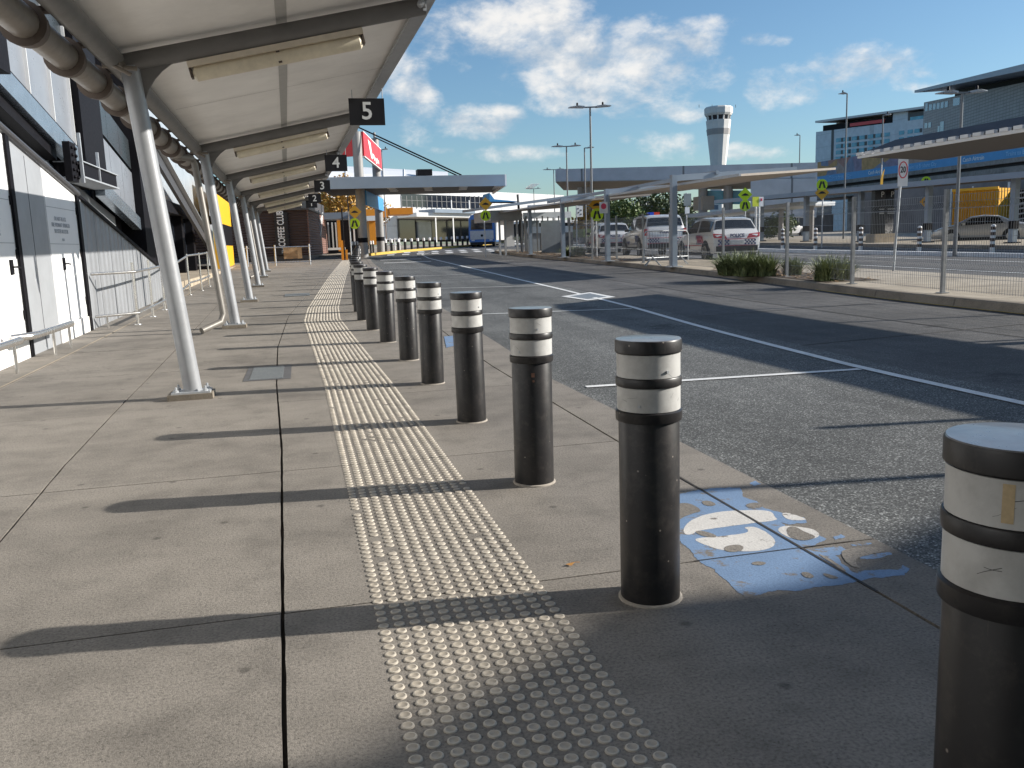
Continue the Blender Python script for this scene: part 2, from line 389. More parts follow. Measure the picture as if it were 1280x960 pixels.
    def pieces(s):
        n = len(s.v); par = list(range(n))
        def fd(a):
            while par[a] != a: par[a] = par[par[a]]; a = par[a]
            return a
        for f in s.f:
            for i in f[1:]: par[fd(i)] = fd(f[0])
        grp = {}
        for i in range(n): grp.setdefault(fd(i), []).append(i)
        G = [[set(v), [min(s.v[i][k] for i in v) - .004 for k in range(3)], [max(s.v[i][k] for i in v) + .004 for k in range(3)]] for v in grp.values()]
        ch = True
        while ch:
            ch = False
            for a in range(len(G)):
                for b in range(len(G) - 1, a, -1):
                    if all(G[a][1][k] <= G[b][2][k] and G[b][1][k] <= G[a][2][k] for k in range(3)):
                        G[a][0] |= G[b][0]; G[a][1] = [min(x, y) for x, y in zip(G[a][1], G[b][1])]; G[a][2] = [max(x, y) for x, y in zip(G[a][2], G[b][2])]; del G[b]; ch = True
        out = []
        for st, _, _ in G:
            q = MB(); mp = {}
            for i in sorted(st): mp[i] = len(q.v); q.v.append(s.v[i])
            for f, mi in zip(s.f, s.mi):
                if f[0] in st: q.f.append([mp[i] for i in f]); q.mi.append(mi)
            out.append(q)
        return out
    def build1(s, name, m, parent=None, world=True, smooth=True, kind=None, fixn=True):
        me = bpy.data.meshes.new(name); off = Vector((0, 0, 0))
        if parent is not None and world:
            p = parent
            while p is not None: off += p.location; p = p.parent
        me.from_pydata([v - off for v in s.v], [], s.f)
        for mm in (m if isinstance(m, (list, tuple)) else [m]): me.materials.append(mm)
        me.polygons.foreach_set('material_index', s.mi)
        if fixn:
            bm = bmesh.new(); bm.from_mesh(me); bmesh.ops.recalc_face_normals(bm, faces=bm.faces[:]); bm.to_mesh(me); bm.free()
        if smooth:
            me.polygons.foreach_set('use_smooth', [True] * len(me.polygons))
            me.set_sharp_from_angle(angle=R(35))
        me.update()
        o = bpy.data.objects.new(name, me); C.objects.link(o)
        if parent is not None: o.parent = parent
        if kind: o['kind'] = kind
        return o
def tag(o, label, cat, group=None, kind=None):
    o['label'] = label; o['category'] = cat
    if group: o['group'] = group
    if kind: o['kind'] = kind
    return o
def thing(name, label, cat, loc=(0, 0, 0), rotz=0.0, group=None):
    o = bpy.data.objects.new(name, None); C.objects.link(o); o.location = V3(loc); o.rotation_euler = (0, 0, rotz)
    o.empty_display_size = .2
    return tag(o, label, cat, group)
def children(o): return [c for c in bpy.data.objects if c.parent == o]
def copy_tree(o, parent=None):
    c = o.copy(); C.objects.link(c); c.parent = parent
    for ch in children(o): copy_tree(ch, c)
    return c
_rayZ = (0, 0, 1)
def text(name, s, size, origin, right, up, m, parent, thick=.004, align='CENTER', xs=1.0, bold=0.0, world=True):
    cu = bpy.data.curves.new('t', 'FONT'); cu.body = s; cu.size = size; cu.extrude = thick / 2; cu.align_x = align; cu.align_y = 'CENTER'; cu.offset = bold
    cu.resolution_u = 3
    ob = bpy.data.objects.new('t', cu); me = bpy.data.meshes.new_from_object(ob)
    bpy.data.objects.remove(ob); bpy.data.curves.remove(cu)
    r = V3(right).normalized(); u = V3(up).normalized(); n = r.cross(u)
    o0 = V3(origin); off = Vector((0, 0, 0))
    if parent is not None and world:
        p = parent
        while p is not None: off += p.location; p = p.parent
    for v in me.vertices: v.co = o0 + r * v.co.x * xs + u * v.co.y + n * v.co.z - off
    me.materials.append(m); me.name = name
    o = bpy.data.objects.new(name, me); C.objects.link(o); o.parent = parent
    return o

# ------------------------------------------------------------------ GROUND, FOOTPATH, ROADS
def lerp_line(pl, y):
    if y <= pl[0][1]: (x0, y0), (x1, y1) = pl[0], pl[1]
    elif y >= pl[-1][1]: (x0, y0), (x1, y1) = pl[-2], pl[-1]
    else:
        for (x0, y0), (x1, y1) in zip(pl, pl[1:]):
            if y0 <= y <= y1: break
    return x0 + (x1 - x0) * (y - y0) / (y1 - y0)
def yr(a, b, st):
    n = max(1, int(math.ceil((b - a) / st))); return [a + (b - a) * i / n for i in range(n + 1)]
def ystrip(name, L, Rr, ys, dz, m, kind='structure', mb=None):
    b = mb or MB()
    b.strip([(L(y), y, gz(y) + dz) for y in ys], [(Rr(y), y, gz(y) + dz) for y in ys])
    if mb: return b
    return b.build(name, m, smooth=False, kind=kind)
gys = [-1200, -300, -60, -10, 0] + yr(8, 105, 3) + [160, 400, 1500]
b = MB()
xs = [-1500, -60, 0, 60, 1500]
for x0, x1 in zip(xs, xs[1:]): b.strip([(x0, y, gz(y) - .03) for y in gys], [(x1, y, gz(y) - .03) for y in gys])
b.build('ground', M['ground'], smooth=False, kind='structure')

edge = [(2.2, -12), (2.2, 3), (2.19, 5), (2.15, 8), (2.3, 10), (2.5, 15), (2.75, 25), (3.6, 45), (4.6, 62)]
Ledge = lambda y: lerp_line(edge, y)
kerbl = [(9.7, -12), (9.75, 8), (9.85, 10.2), (10.05, 13.6), (10.4, 16.8), (10.9, 21.5), (11.27, 28), (11.6, 38), (11.8, 47), (12.4, 56), (14.5, 66)]
Lkerb = lambda y: lerp_line(kerbl, y)
lanel = [(4.88, -12), (4.88, 5), (4.92, 6.9), (5.25, 10.7), (5.6, 14.2), (5.9, 19.6), (6.08, 24.2), (6.4, 31.4), (6.75, 40.4), (7.15, 50), (8.0, 59)]
Llane = lambda y: lerp_line(lanel, y)
# through road (behind, wide) then the kerbside bay surface on it
ystrip('road', lambda y: 1.0, lambda y: 60, [-200, -20] + yr(0, 105, 2) + [200], -.010, M['road'])
ystrip('parking_bay', lambda y: 2.205 if y < 3 else Ledge(y) + .004, lambda y: Llane(y) + .3, [-40] + yr(-12, 59, 1), -.004, M['bay'])
# slab joints
J = [[(-9, 0), (-9, 60)],
     [(-2.93, 0), (-2.93, 60)],
     [(-1.35, 2), (-1.40, 4.2), (-1.48, 5.6), (-1.56, 8), (-1.7, 14), (-2.0, 30), (-2.4, 60)],
     [(-.124, 2), (-.15, 3.1), (-.2, 5.6), (-.3, 8.4), (-.36, 11.5), (-.28, 16), (-.1, 19), (.4, 26), (1.4, 42), (2.3, 60)],
     [(1.88, 2), (1.84, 5), (1.83, 8.6), (1.9, 12), (2.1, 16), (2.35, 24), (3.2, 42), (4.2, 60)],
     edge]
Ty = [-12, -6, -3.2, -1.2, .75, 2.97, 5.0, 7.36, 9.75, 12.2, 14.6, 17.0, 19.4, 21.8, 24.2, 26.6, 29, 31.4, 33.8, 36.2, 38.6, 41, 44, 47, 50, 54, 58, 62]
b = MB()
for i in range(5):
    la, lb = J[i], J[i + 1]
    gx0 = .0055 if i not in (2, 3) else .008; gx1 = .0055 if i < 4 else 0
    if i == 4: gx0 = .009
    for ya, yb in zip(Ty, Ty[1:]):
        ys = yr(ya + .0045, yb - .0045, .12 if ya < 7.5 and ya > .5 else .8)
        wb = (lambda: rnd.uniform(-.0016, .0016)) if 2 <= i <= 3 else (lambda: rnd.uniform(-.0006, .0006))
        jit = rnd.uniform(-.0015, .0015) if i < 3 else 0.0
        A = [(lerp_line(la, y) + gx0 + wb(), y, gz(y) + jit) for y in ys]; B = [(lerp_line(lb, y) - gx1 + wb(), y, gz(y) + jit) for y in ys]
        b.strip(A, B)
        lo = lambda P: [(x, y, z - .028) for x, y, z in P]
        b.strip(A, lo(A)); b.strip(B, lo(B))
        b.poly([A[0], B[0], lo(B)[0], lo(A)[0]]); b.poly([A[-1], B[-1], lo(B)[-1], lo(A)[-1]])
b.build('footpath', M['path'], smooth=False, kind='structure')
ystrip('footpath_bedding', lambda y: -9, lambda y: Ledge(y), [-30] + yr(-12, 62, 2), -.022, M['path_dark'])
# pale strip standing in for a highlight on the joint by the wall
ystrip('joint_highlight', lambda y: -2.965, lambda y: -2.945, yr(4, 30, 1.5), .004, M['conbase'])
# white lines
lw = .05
b = MB(); ystrip('', lambda y: Llane(y) - lw, lambda y: Llane(y) + lw, yr(-8, 59, .8), .003, None, mb=b)
def ground_line(b, p, q, w, dz=.003):
    p, q = np.array(p[:2]), np.array(q[:2]); d = (q - p) / np.linalg.norm(q - p); n = np.array([-d[1], d[0]]) * w / 2
    k = max(1, int(np.linalg.norm(q - p) / 1.0)); P = [p + (q - p) * i / k for i in range(k + 1)]
    b.strip([(*(x + n), gz(x[1]) + dz) for x in P], [(*(x - n), gz(x[1]) + dz) for x in P])
for p, q in [((2.3, 6.99), (4.86, 6.84)), ((2.45, 14.62), (5.5, 14.1)), ((2.7, 22.3), (5.95, 21.2)), ((2.9, 29.3), (6.3, 28.8)), ((3.1, 36.2), (6.55, 35.8)), ((2.3, -.7), (4.86, -.85))]:
    ground_line(b, p, q, .085)
# bars before the crossing, then the hump markings
for yb_, w_ in ((44.2, .9), (49.6, 1.1), (55.2, 1.2)): ground_line(b, (Ledge(yb_) + .5, yb_), (Llane(yb_) - .5, yb_ - .3), w_)
for k in range(9):
    x = 6.0 + k * 1.05; ground_line(b, (x, 60.0 + .1 * k), (x + .35, 63.0 + .1 * k), .5)
for k in range(8):
    x = 6.8 + k * 1.1; ground_line(b, (x, 66.0 + .1 * k), (x + .35, 69.5 + .1 * k), .5)
ground_line(b, (8.03, 59.0), (9.2, 63.5), .12)
ground_line(b, (8.6, 40.2), (9.9, 40.6), .12)
# far road lines
for xx in (17.2, 21.4): ground_line(b, (xx - .4, 5), (xx - .3 - (xx - 17) * .2, 62), .12)
b.build('road_marking', M['line'], smooth=False, kind='structure')
# square service cover in the road with a painted surround
b = MB(); q = [(5.25, 17.5), (6.15, 18.25), (6.15, 16.65), (5.4, 16.2)]
b = MB()
c0 = np.mean(np.array(q), axis=0)
for i in range(4):
    a, d = np.array(q[i]), np.array(q[(i + 1) % 4])
    b.poly([(*a, gz(a[1]) + .0035), (*d, gz(d[1]) + .0035), (*(d + (c0 - d) * .3), gz(d[1]) + .0035), (*(a + (c0 - a) * .3), gz(a[1]) + .0035)])
o = b.build('surround', M['line'], smooth=False)
tc = thing('utility_cover', 'square service cover with white painted surround in the traffic lane', 'manhole cover', (c0[0], c0[1], gz(c0[1])))
o.parent = tc; o.location = -tc.location
b = MB(); b.prism([(*(np.array(p) + (c0 - np.array(p)) * .32), gz(p[1]) - .01) for p in q], (0, 0, .015)); b.build('lid', M['iron'], tc)
# tarred seams of the traffic lane
b = MB()
for p, q in [((5.3, 4.0), (9.7, 4.3)), ((5.2, 8.6), (9.7, 9.3)), ((5.6, 12.3), (9.9, 12.9)), ((6.0, 18.6), (10.3, 19.2)), ((6.2, 25), (10.8, 25.4)), ((7.6, -5), (8.0, 18)), ((8.0, 18), (9.0, 48)), ((6.6, 31), (11.2, 31.4))]:
    ground_line(b, p, q, .035, -.0065)
b.build('road_seam', M['path_dark'], smooth=False, kind='structure')

# median kerb, paving, far road edge and pavement
b = MB(); ys = yr(-12, 60, 1.0)
prof = [(0, -.02), (.035, .11), (.06, .125), (.16, .13), (.16, -.02)]
for (a0, z0), (a1, z1) in zip(prof, prof[1:]):
    b.strip([(Lkerb(y) + a0, y, gz(y) + z0) for y in ys], [(Lkerb(y) + a1, y, gz(y) + z1) for y in ys])
b.build('kerb', M['kerb'], smooth=False, kind='structure')
Lmed = lambda y: lerp_line([(14.3, -12), (14.2, 15), (14.4, 24), (14.6, 60)], y)
ystrip('median_paving', lambda y: Lkerb(y) + .16, lambda y: Lmed(y), ys, .126, M['median'])
b = MB(); ystrip('', lambda y: Lmed(y), lambda y: Lmed(y) + .01, ys, 0, None, mb=b)
b = MB(); b.strip([(Lmed(y), y, gz(y) + .126) for y in ys], [(Lmed(y) + .03, y, gz(y) - .02) for y in ys]); b.build('kerb', M['kerb'], smooth=False, kind='structure')
ystrip('yellow_gutter_line', lambda y: Lkerb(y) - .07, lambda y: Lkerb(y) - .02, yr(-8, 16, 1), -.004, M['yellowline'])
# garden beds with mulch on the median
b = MB()
for y0, y1 in ((16.0, 22.6), (30.5, 55)):
    ystrip('', lambda y: Lkerb(y) + .2, lambda y: Lkerb(y) + 1.5, yr(y0, y1, .6), .134, None, mb=b)
b.build('garden_bed', M['mulch'], smooth=False, kind='structure')
Lfar = lambda y: lerp_line([(23.4, -12), (22.9, 25), (22.2, 35), (21.8, 62)], y)
ys2 = yr(-5, 90, 3)
b = MB(); b.strip([(Lfar(y), y, gz(y) - .02) for y in ys2], [(Lfar(y) + .03, y, gz(y) + .13) for y in ys2])
b.strip([(Lfar(y) + .03, y, gz(y) + .13) for y in ys2], [(Lfar(y) + .3, y, gz(y) + .135) for y in ys2]); b.strip([(Lfar(y) + .3, y, gz(y) + .135) for y in ys2], [(Lfar(y) + .33, y, gz(y) - .02) for y in ys2])
b.build('kerb', M['line'], smooth=False, kind='structure')
Lpav = lambda y: lerp_line([(28.5, -12), (28.6, 30), (28.6, 60), (28.6, 90)], y)
b = MB(); b.strip([(Lpav(y), y, gz(y) - .02) for y in ys2], [(Lpav(y) + .03, y, gz(y) + .14) for y in ys2]); b.build('kerb', M['kerb'], smooth=False, kind='structure')
ystrip('far_pavement', lambda y: Lpav(y) + .03, lambda y: 75, ys2, .14, M['median'])
# curving yellow kerb by the terminal
ter = [(4.7, 62), (8, 70), (13, 80), (19, 91), (24, 104)]
b = MB()
for (x0, y0), (x1, y1) in zip(ter, ter[1:]):
    b.bar((x0, y0, gz(y0) + .05), (x1, y1, gz(y1) + .05), .35, .22)
b.build('kerb', M['yellowline'], smooth=False, kind='structure')
b = MB(); b.prism([(x, y, gz(y) + .1) for x, y in ter] + [(24, 150, 1.25), (-40, 150, 1.25), (-40, 62, .72)], (0, 0, -.3)); b.build('forecourt', M['median'], smooth=False, kind='structure')

# ------------------------------------------------------------------ PAINTED ACCESS SYMBOL (worn)
def chaikin(P):
    out = []
    for i in range(len(P)):
        a, c = P[i], P[(i + 1) % len(P)]
        out += [(a[0] * .75 + c[0] * .25, a[1] * .75 + c[1] * .25), (a[0] * .25 + c[0] * .75, a[1] * .25 + c[1] * .75)]
    return out
def ragged(p, q, amp, lev):
    L_ = float(np.linalg.norm(q - p))
    if L_ < .010 or lev > 6: return [p]
    d_ = (q - p) / L_; m_ = (p + q) / 2 + np.array([-d_[1], d_[0]]) * rnd.gauss(0, amp * .5) * min(L_, .09)
    return ragged(p, m_, amp, lev + 1) + ragged(m_, q, amp, lev + 1)
def pxpoly(mb, pts, dz, wob=0.0):
    out = []
    if wob < .005: pts = chaikin(chaikin(pts))
    for i, (px, py) in enumerate(pts):
        p = gp(850 + px * 310 / 1280., 590 + py * 170 / 702.)
        q = gp(850 + pts[(i + 1) % len(pts)][0] * 310 / 1280., 590 + pts[(i + 1) % len(pts)][1] * 170 / 702.)
        out += ragged(p[:2], q[:2], .16 if wob >= .005 else .08, 0)
    out = [(x, y, gz(y) + dz) for x, y in out]
    mb.poly(out)
sy = thing('painted_symbol', 'worn blue and white access symbol painted on the footpath edge beside the bollards', 'ground marking', gp(1000, 680))
b = MB()
pxpoly(b, [(-60, 130), (100, 92), (310, 82), (330, 130), (400, 155), (440, 190), (480, 200), (640, 235), (655, 262), (560, 272), (520, 260), (545, 290), (700, 320), (755, 345), (690, 385), (600, 400), (830, 385), (870, 420), (800, 430), (830, 470), (900, 520), (1040, 505), (1130, 505), (1150, 480), (1185, 500), (1160, 535), (1000, 545), (900, 570), (740, 590), (540, 612), (420, 632), (340, 650), (290, 615), (240, 560), (180, 505), (110, 470), (85, 450), (50, 400), (10, 370), (-60, 330)], .0009, .006)
b.build('blue_ground', M['bluepaint'], sy, smooth=False)
b = MB()
pxpoly(b, [(930, 430), (1080, 415), (1095, 425), (1000, 450), (930, 448)], .0009, .008); pxpoly(b, [(790, 335), (830, 322), (852, 338), (800, 350)], .0009, .006)
pxpoly(b, [(880, 375), (985, 365), (990, 372), (890, 382)], .0009, .006); pxpoly(b, [(360, 60), (390, 45), (420, 62), (380, 72)], .0009, .006)
b.build('blue_flake', M['bluepaint'], sy, smooth=False)
b = MB()
pxpoly(b, [(15, 300), (40, 260), (110, 225), (220, 203), (360, 197), (450, 200), (480, 212), (490, 235), (510, 250), (350, 268), (180, 292), (90, 305), (60, 325), (25, 325)], .0016, .003)
pxpoly(b, [(60, 345), (190, 335), (345, 318), (355, 300), (330, 290), (345, 284), (400, 285), (480, 335), (495, 370), (470, 395), (400, 410), (320, 412), (220, 408), (120, 375)], .0016, .003)
pxpoly(b, [(518, 215), (560, 210), (640, 238), (655, 250), (560, 252)], .0016, .003)
pxpoly(b, [(505, 290), (545, 278), (600, 283), (690, 295), (725, 325), (700, 345), (620, 352), (560, 340), (510, 312)], .0016, .003)
b.build('white_figure', M['whitepaint'], sy, smooth=False)
b = MB()   # bare concrete where the paint has flaked off
for pts in ([(70, 310), (110, 303), (185, 325), (190, 342), (120, 335)], [(222, 395), (250, 380), (310, 376), (335, 395), (300, 415), (240, 415)], [(545, 290), (590, 280), (640, 310), (715, 338), (640, 360), (560, 340)], [(365, 472), (400, 462), (450, 470), (430, 484), (380, 482)], [(620, 520), (660, 518), (695, 540), (680, 552), (640, 545)], [(700, 420), (760, 440), (850, 500), (860, 525), (780, 470)], [(735, 520), (830, 548), (790, 556), (745, 540)], [(0, 160), (60, 165), (120, 205), (60, 215), (-60, 275), (-60, 190)], [(330, 170), (400, 155), (440, 185), (360, 190)], [(105, 150), (160, 150), (195, 175), (130, 178)], [(840, 400), (1000, 385), (1080, 410), (920, 440), (900, 470), (940, 500), (880, 490), (830, 430)]):
    pxpoly(b, pts, .0023, .004)
b.build('bare_patch', M['path'], sy, smooth=False)
b = MB(); b.strip([(lerp_line(J[4], y) - .006, y, .0030) for y in (2.5, 3.3, 4.1)], [(lerp_line(J[4], y) + .006, y, .0030) for y in (2.5, 3.3, 4.1)])
b.strip([(1.4, 2.967, .0032), (2.1, 2.967, .0032)], [(1.4, 2.973, .0032), (2.1, 2.973, .0032)]); b.build('joint', M['path_dark'], sy, smooth=False)
s2 = gp(560, 428)
sy2 = thing('painted_symbol', 'small far patch of blue access paint on the footpath between the row of bollards', 'ground marking', s2)
b = MB(); b.poly([(*gp(x, y)[:2], gz(gp(x, y)[1]) + .004) for x, y in ((555, 421), (566, 420), (570, 432), (558, 435))]); b.build('blue_ground', M['bluepaint'], sy2, smooth=False)

# ------------------------------------------------------------------ TACTILE STUDS
tcl = [(.478, -1), (.478, 2), (.471, 3), (.44, 8.1), (.29, 15.07), (.37, 17.6), (.79, 24.4), (1.26, 31.8), (2.05, 43), (2.75, 53)]
Ltac = lambda y: lerp_line(tcl, y)
b = MB(); b.lathe([(.0185, 0), (.0178, .0035), (.0135, .0048), (.0125, .0043), (.001, .0041)], n=14)
b.mi[-28:-14] = [1] * 14; b.mi[-1] = 1; b.mi[-16:] = [1] * 16
stud0 = b.build('tactile_stud', [M['stud'], M['studworn']])
studs = []
y = 1.55
while y < 52:
    for k in range(12): studs.append((Ltac(y) + (k - 5.5) * .0525, y))
    y += .0525
missing = set(rnd.sample(range(400, len(studs)), 260)) | {38 * 12 + 9, 20 * 12 + 10}
vis = [p for p in studs if True]
def inframe(p):
    v = CM.T @ (np.array([p[0], p[1], 0]) - EYE); return abs(v[0] / v[2]) < 640 / F and v[1] / v[2] > -478 / F
near = [p for p in studs if inframe(p)][:300]; nearset = set(near)
for i, (x, y) in enumerate(near):
    o = stud0 if i == 0 else stud0.copy()
    if i: C.objects.link(o)
    o.location = (x, y, gz(y) + .0); o.rotation_euler = (0, 0, rnd.uniform(0, 6))
    tag(o, 'round cream tactile stud in the near end of the footpath warning strip', 'tactile stud', 'tactile studs set in the footpath')
b = MB()
for i, (x, y) in enumerate(studs):
    if (x, y) in nearset or i in missing: continue
    n = 10 if y < 8 else (7 if y < 20 else 5)
    if y > 30 and i % 1: continue
    z = gz(y); o = len(b.v)
    for r, h in ((.0185, 0), (.0175, .0037), (.0132, .0048)):
        for k in range(n): a = 6.2832 * k / n; b.v.append(Vector((x + r * math.cos(a), y + r * math.sin(a), z + h)))
    for j in range(2):
        for k in range(n):
            p = o + j * n + k; q = o + j * n + (k + 1) % n; b.f.append([p, q, q + n, p + n]); b.mi.append(0)
    b.f.append([o + 2 * n + k for k in range(n)]); b.mi.append(0)
    if y < 9:
        oo = len(b.v)
        for k in range(n): a = 6.2832 * k / n; b.v.append(Vector((x + .0095 * math.cos(a), y + .0095 * math.sin(a), z + .0051)))
        b.f.append([oo + k for k in range(n)]); b.mi.append(1)
o = b.build('tactile_studs', [M['stud'], M['studworn']], fixn=False)
tag(o, 'long strip of cream tactile studs running away along the footpath', 'tactile paving', kind='stuff')

# ------------------------------------------------------------------ BOLLARDS
def make_bollard():
    t = thing('bollard', '', 'bollard', (0, 0, 0))
    b = MB(); b.lathe([(.103, 0.0), (.103, .640), (.1005, .645)], n=40); b.build('post', M['bollard'], t)
    b = MB(); b.lathe([(.101, .638), (.111, .640), (.1125, .645), (.1125, .672), (.108, .676), (.1015, .677)], n=40)
    b.lathe([(.1015, .757), (.1105, .759), (.111, .762), (.111, .786), (.109, .789), (.1015, .790)], n=40); b.build('collar', M['bollard'], t)
    for z0, z1 in ((.677, .757), (.790, .868)):
        b = MB(); b.lathe([(.1015, z0 - .001), (.1065, z0 + .0005), (.1065, z1 - .0005), (.1015, z1 + .001)], n=40); o = b.build('reflective_band', M['band'], t)
        bb = MB(); a = -2.0 if z0 < .7 else -1.1
        bb.cbox((.1068 * math.cos(a), .1068 * math.sin(a), z0 + .022), (.008, .008, .008), Matrix.Rotation(a, 3, 'Z')); bb.build('screw', M['galv'], o)
    b = MB(); b.lathe([(.1015, .8685), (.1095, .8695), (.112, .873), (.112, .908), (.1100, .9125)], n=40); b.build('cap', M['bollard'], t)
    b = MB(); b.lathe([(.1100, .9124), (.1082, .9148), (.06, .9168), (.002, .9175)], n=40); b.build('cap_top', M['cap'], t)
    b = MB(); b.lathe([(.113, -.01), (.111, .005), (.104, .009), (.1028, .009)], n=32); b.build('grout_ring', M['caulk'], t)
    return t
bol = [(1.100, 1.13), (1.116, 2.716), (1.115, 4.284), (1.108, 5.97), (1.097, 7.78), (1.09, 9.5), (1.04, 11.35), (.99, 13.0), (.955, 14.6)]
far_b = [(1.0, 16.3), (1.08, 18.1), (1.18, 19.9), (1.33, 21.9), (1.47, 23.9), (1.6, 25.9), (1.75, 28), (1.88, 30), (2.0, 32), (2.15, 34), (2.3, 36), (2.45, 38.2), (2.6, 40.5), (2.75, 43)]
blab = ['nearest bollard, cut off by the right edge of the photo, tape on its white band', 'second bollard from the camera, beside the worn blue paint', 'third bollard from the camera, with a rust chip below its white bands',
        'fourth bollard from the camera, standing where the tactile strip narrows', 'fifth bollard from the camera in the charcoal row', 'sixth bollard from the camera in the charcoal row',
        'seventh bollard from the camera in the charcoal row', 'eighth bollard from the camera, partly overlapped by the seventh', 'ninth bollard from the camera, a thin sliver at the bend of the row']
p0 = make_bollard()
for i, (x, y) in enumerate(bol + far_b):
    o = p0 if i == 0 else copy_tree(p0)
    o.location = (x, y, gz(y)); o.rotation_euler = (R(rnd.uniform(-.5, .5)), R(rnd.uniform(-.6, .6)), rnd.uniform(-.5, .5)) if i > 1 else (0, 0, -.25 * i)
    if i < 9: tag(o, blab[i], 'bollard', 'charcoal bollards along the footpath')
    else: tag(o, 'distant charcoal bollard stacked behind others at the bend of the footpath', 'bollard', 'charcoal bollards along the footpath')
def on_bollard(name, m, root, ang, z0, z1, w, r):
    b = MB(); n = 5
    A = [(r * math.cos(ang + w * (k / (n - 1) - .5)), r * math.sin(ang + w * (k / (n - 1) - .5)), z0) for k in range(n)]
    B = [(x, y, z1) for x, y, z in A]; b.strip(A, B); return b.build(name, m, root, world=False, smooth=False)
bols = [o for o in bpy.data.objects if o.name.startswith('bollard') and o.parent is None]
bols.sort(key=lambda o: o.location.y)
on_bollard('tape', M['tape'], bols[0], -2.45, .80, .862, .16, .1072)
on_bollard('chip', M['chip'], bols[2], -1.35, .57, .592, .16, .1036); on_bollard('chip', M['chip'], bols[2], -1.33, .545, .556, .1, .1036)
# scuffs: thin dark scratches on the bands
for bi, cnt in ((0, 9), (1, 5), (2, 4), (3, 2)):
    b = MB()
    for k in range(cnt):
        a = rnd.uniform(-2.9, -.6); z = rnd.choice((.69, .805)) + rnd.uniform(0, .05); w = rnd.uniform(.08, .35); sl = rnd.uniform(-.02, .02); th = rnd.uniform(.0004, .0011)
        A = []; B = []
        for q in range(5):
            aa = a + w * q / 4; zz = z + sl * q / 4 + rnd.uniform(-.001, .001); A.append((.1069 * math.cos(aa), .1069 * math.sin(aa), zz)); B.append((.1069 * math.cos(aa), .1069 * math.sin(aa), zz + th))
        b.strip(A, B)
    b.build('scratched_wear', M['plastic'], bols[bi], world=False, smooth=False)
# fallen leaf
lp = gp(713, 707); b = MB(); b.poly([(lp[0] - .02, lp[1], .008), (lp[0], lp[1] - .012, .004), (lp[0] + .022, lp[1] + .003, .012), (lp[0] + .002, lp[1] + .013, .006)]); b.prism([(lp[0] + .02, lp[1] + .003, .010), (lp[0] + .04, lp[1] + .006, .006), (lp[0] + .04, lp[1] + .0075, .006)], (0, 0, .002))
tag(b.build('fallen_leaf', M['stickleaf']), 'small dry brown leaf lying on the footpath left of the second bollard', 'leaf')

# ------------------------------------------------------------------ metal service cover in the footpath
pc = (-.405, 9.19); t = thing('service_cover', 'grey metal service cover with dark frame set in the footpath beyond the first column', 'cover', (*pc, gz(9.2)))
b = MB(); b.box((-.62, 8.68, .001), (-.17, 9.72, .004)); b.build('frame', M['ironframe'], t)
b = MB()
b.box((-.565, 8.74, .003), (-.245, 9.66, .007))
for k in range(14): yy = 8.78 + k * .063; b.box((-.56, yy, .006), (-.25, yy + .02, .009))
b.build('plate', M['iron'], t)
pc = gp(452 * 1. - 70, 368); t = tag(MB().box((pc[0] - .5, pc[1] - .6, pc[2] + .001), (pc[0] + .1, pc[1] + .6, pc[2] + .006)).build('service_cover', M['iron']), 'far service cover lying flat in the footpath near the bend of the studs', 'cover')

# ------------------------------------------------------------------ CANOPY
colY = [-5.0, 1.4, 7.92, 14.5, 20.4, 26.6, 33.0, 38.8]
xo = lambda y: -.0135 * max(0., y - 8)
zo = lambda y: .35 * gz(y)
can = thing('walkway_canopy', 'long steel canopy with cream lining on leaning grey columns over the footpath', 'canopy', (-1, 0, 0))
def rz(x): return 2.80 + (x + 1.31) * .205        # rafter centre height across the canopy
ysr = [-7.0] + colY[1:] + [39.3]
yroof = yr(-7, 39.4, 2.0)
b = MB()
zc = lambda x, y, d: rz(x) + .10 + d + zo(y)
for x0, x1 in ((-1.45, 1.26),):
    L = [(x0 + xo(y), y, zc(x0, y, 0)) for y in yroof]; Q = [(x1 + xo(y), y, zc(x1, y, 0)) for y in yroof]
    L2 = [(x, y, z + .05) for x, y, z in L]; Q2 = [(x, y, z + .05) for x, y, z in Q]
    b.strip(L, Q); b.strip(L2, Q2); b.strip(L, L2); b.strip(Q, Q2)
b.build('roof_lining', M['roof'], can, smooth=False)
b = MB()
sx = -.05
b.strip([(sx + xo(y), y, zc(sx, y, -.004)) for y in yroof], [(sx + .09 + xo(y), y, zc(sx + .09, y, -.004)) for y in yroof])
for ya, yb in zip(colY, colY[1:]):
    for fr_ in (.5,):
        ym = ya + (yb - ya) * fr_; b.strip([(-1.25 + xo(ym), ym, zc(-1.25, ym, -.003)), (-1.25 + xo(ym), ym + .014, zc(-1.25, ym, -.003))], [(1.18 + xo(ym), ym, zc(1.18, ym, -.003)), (1.18 + xo(ym), ym + .014, zc(1.18, ym, -.003))])
b.build('lining_seam', M['seam'], can, smooth=False)
b = MB()   # road side fascia channel
for y0, y1 in zip(yroof, yroof[1:]):
    b.bar((1.28 + xo(y0), y0, zc(1.28, y0, -.02)), (1.28 + xo(y1), y1, zc(1.28, y1, -.02)), .05, .15)
    b.bar((1.21 + xo(y0), y0, zc(1.2, y0, -.075)), (1.21 + xo(y1), y1, zc(1.2, y1, -.075)), .10, .03)
b.build('fascia', M['colm'], can, smooth=False)
b = MB(); b.tube([(-1.34 + xo(y), y, 2.80 + zo(y)) for y in yroof], .085, 14); b.build('purlin', M['raft'], can)
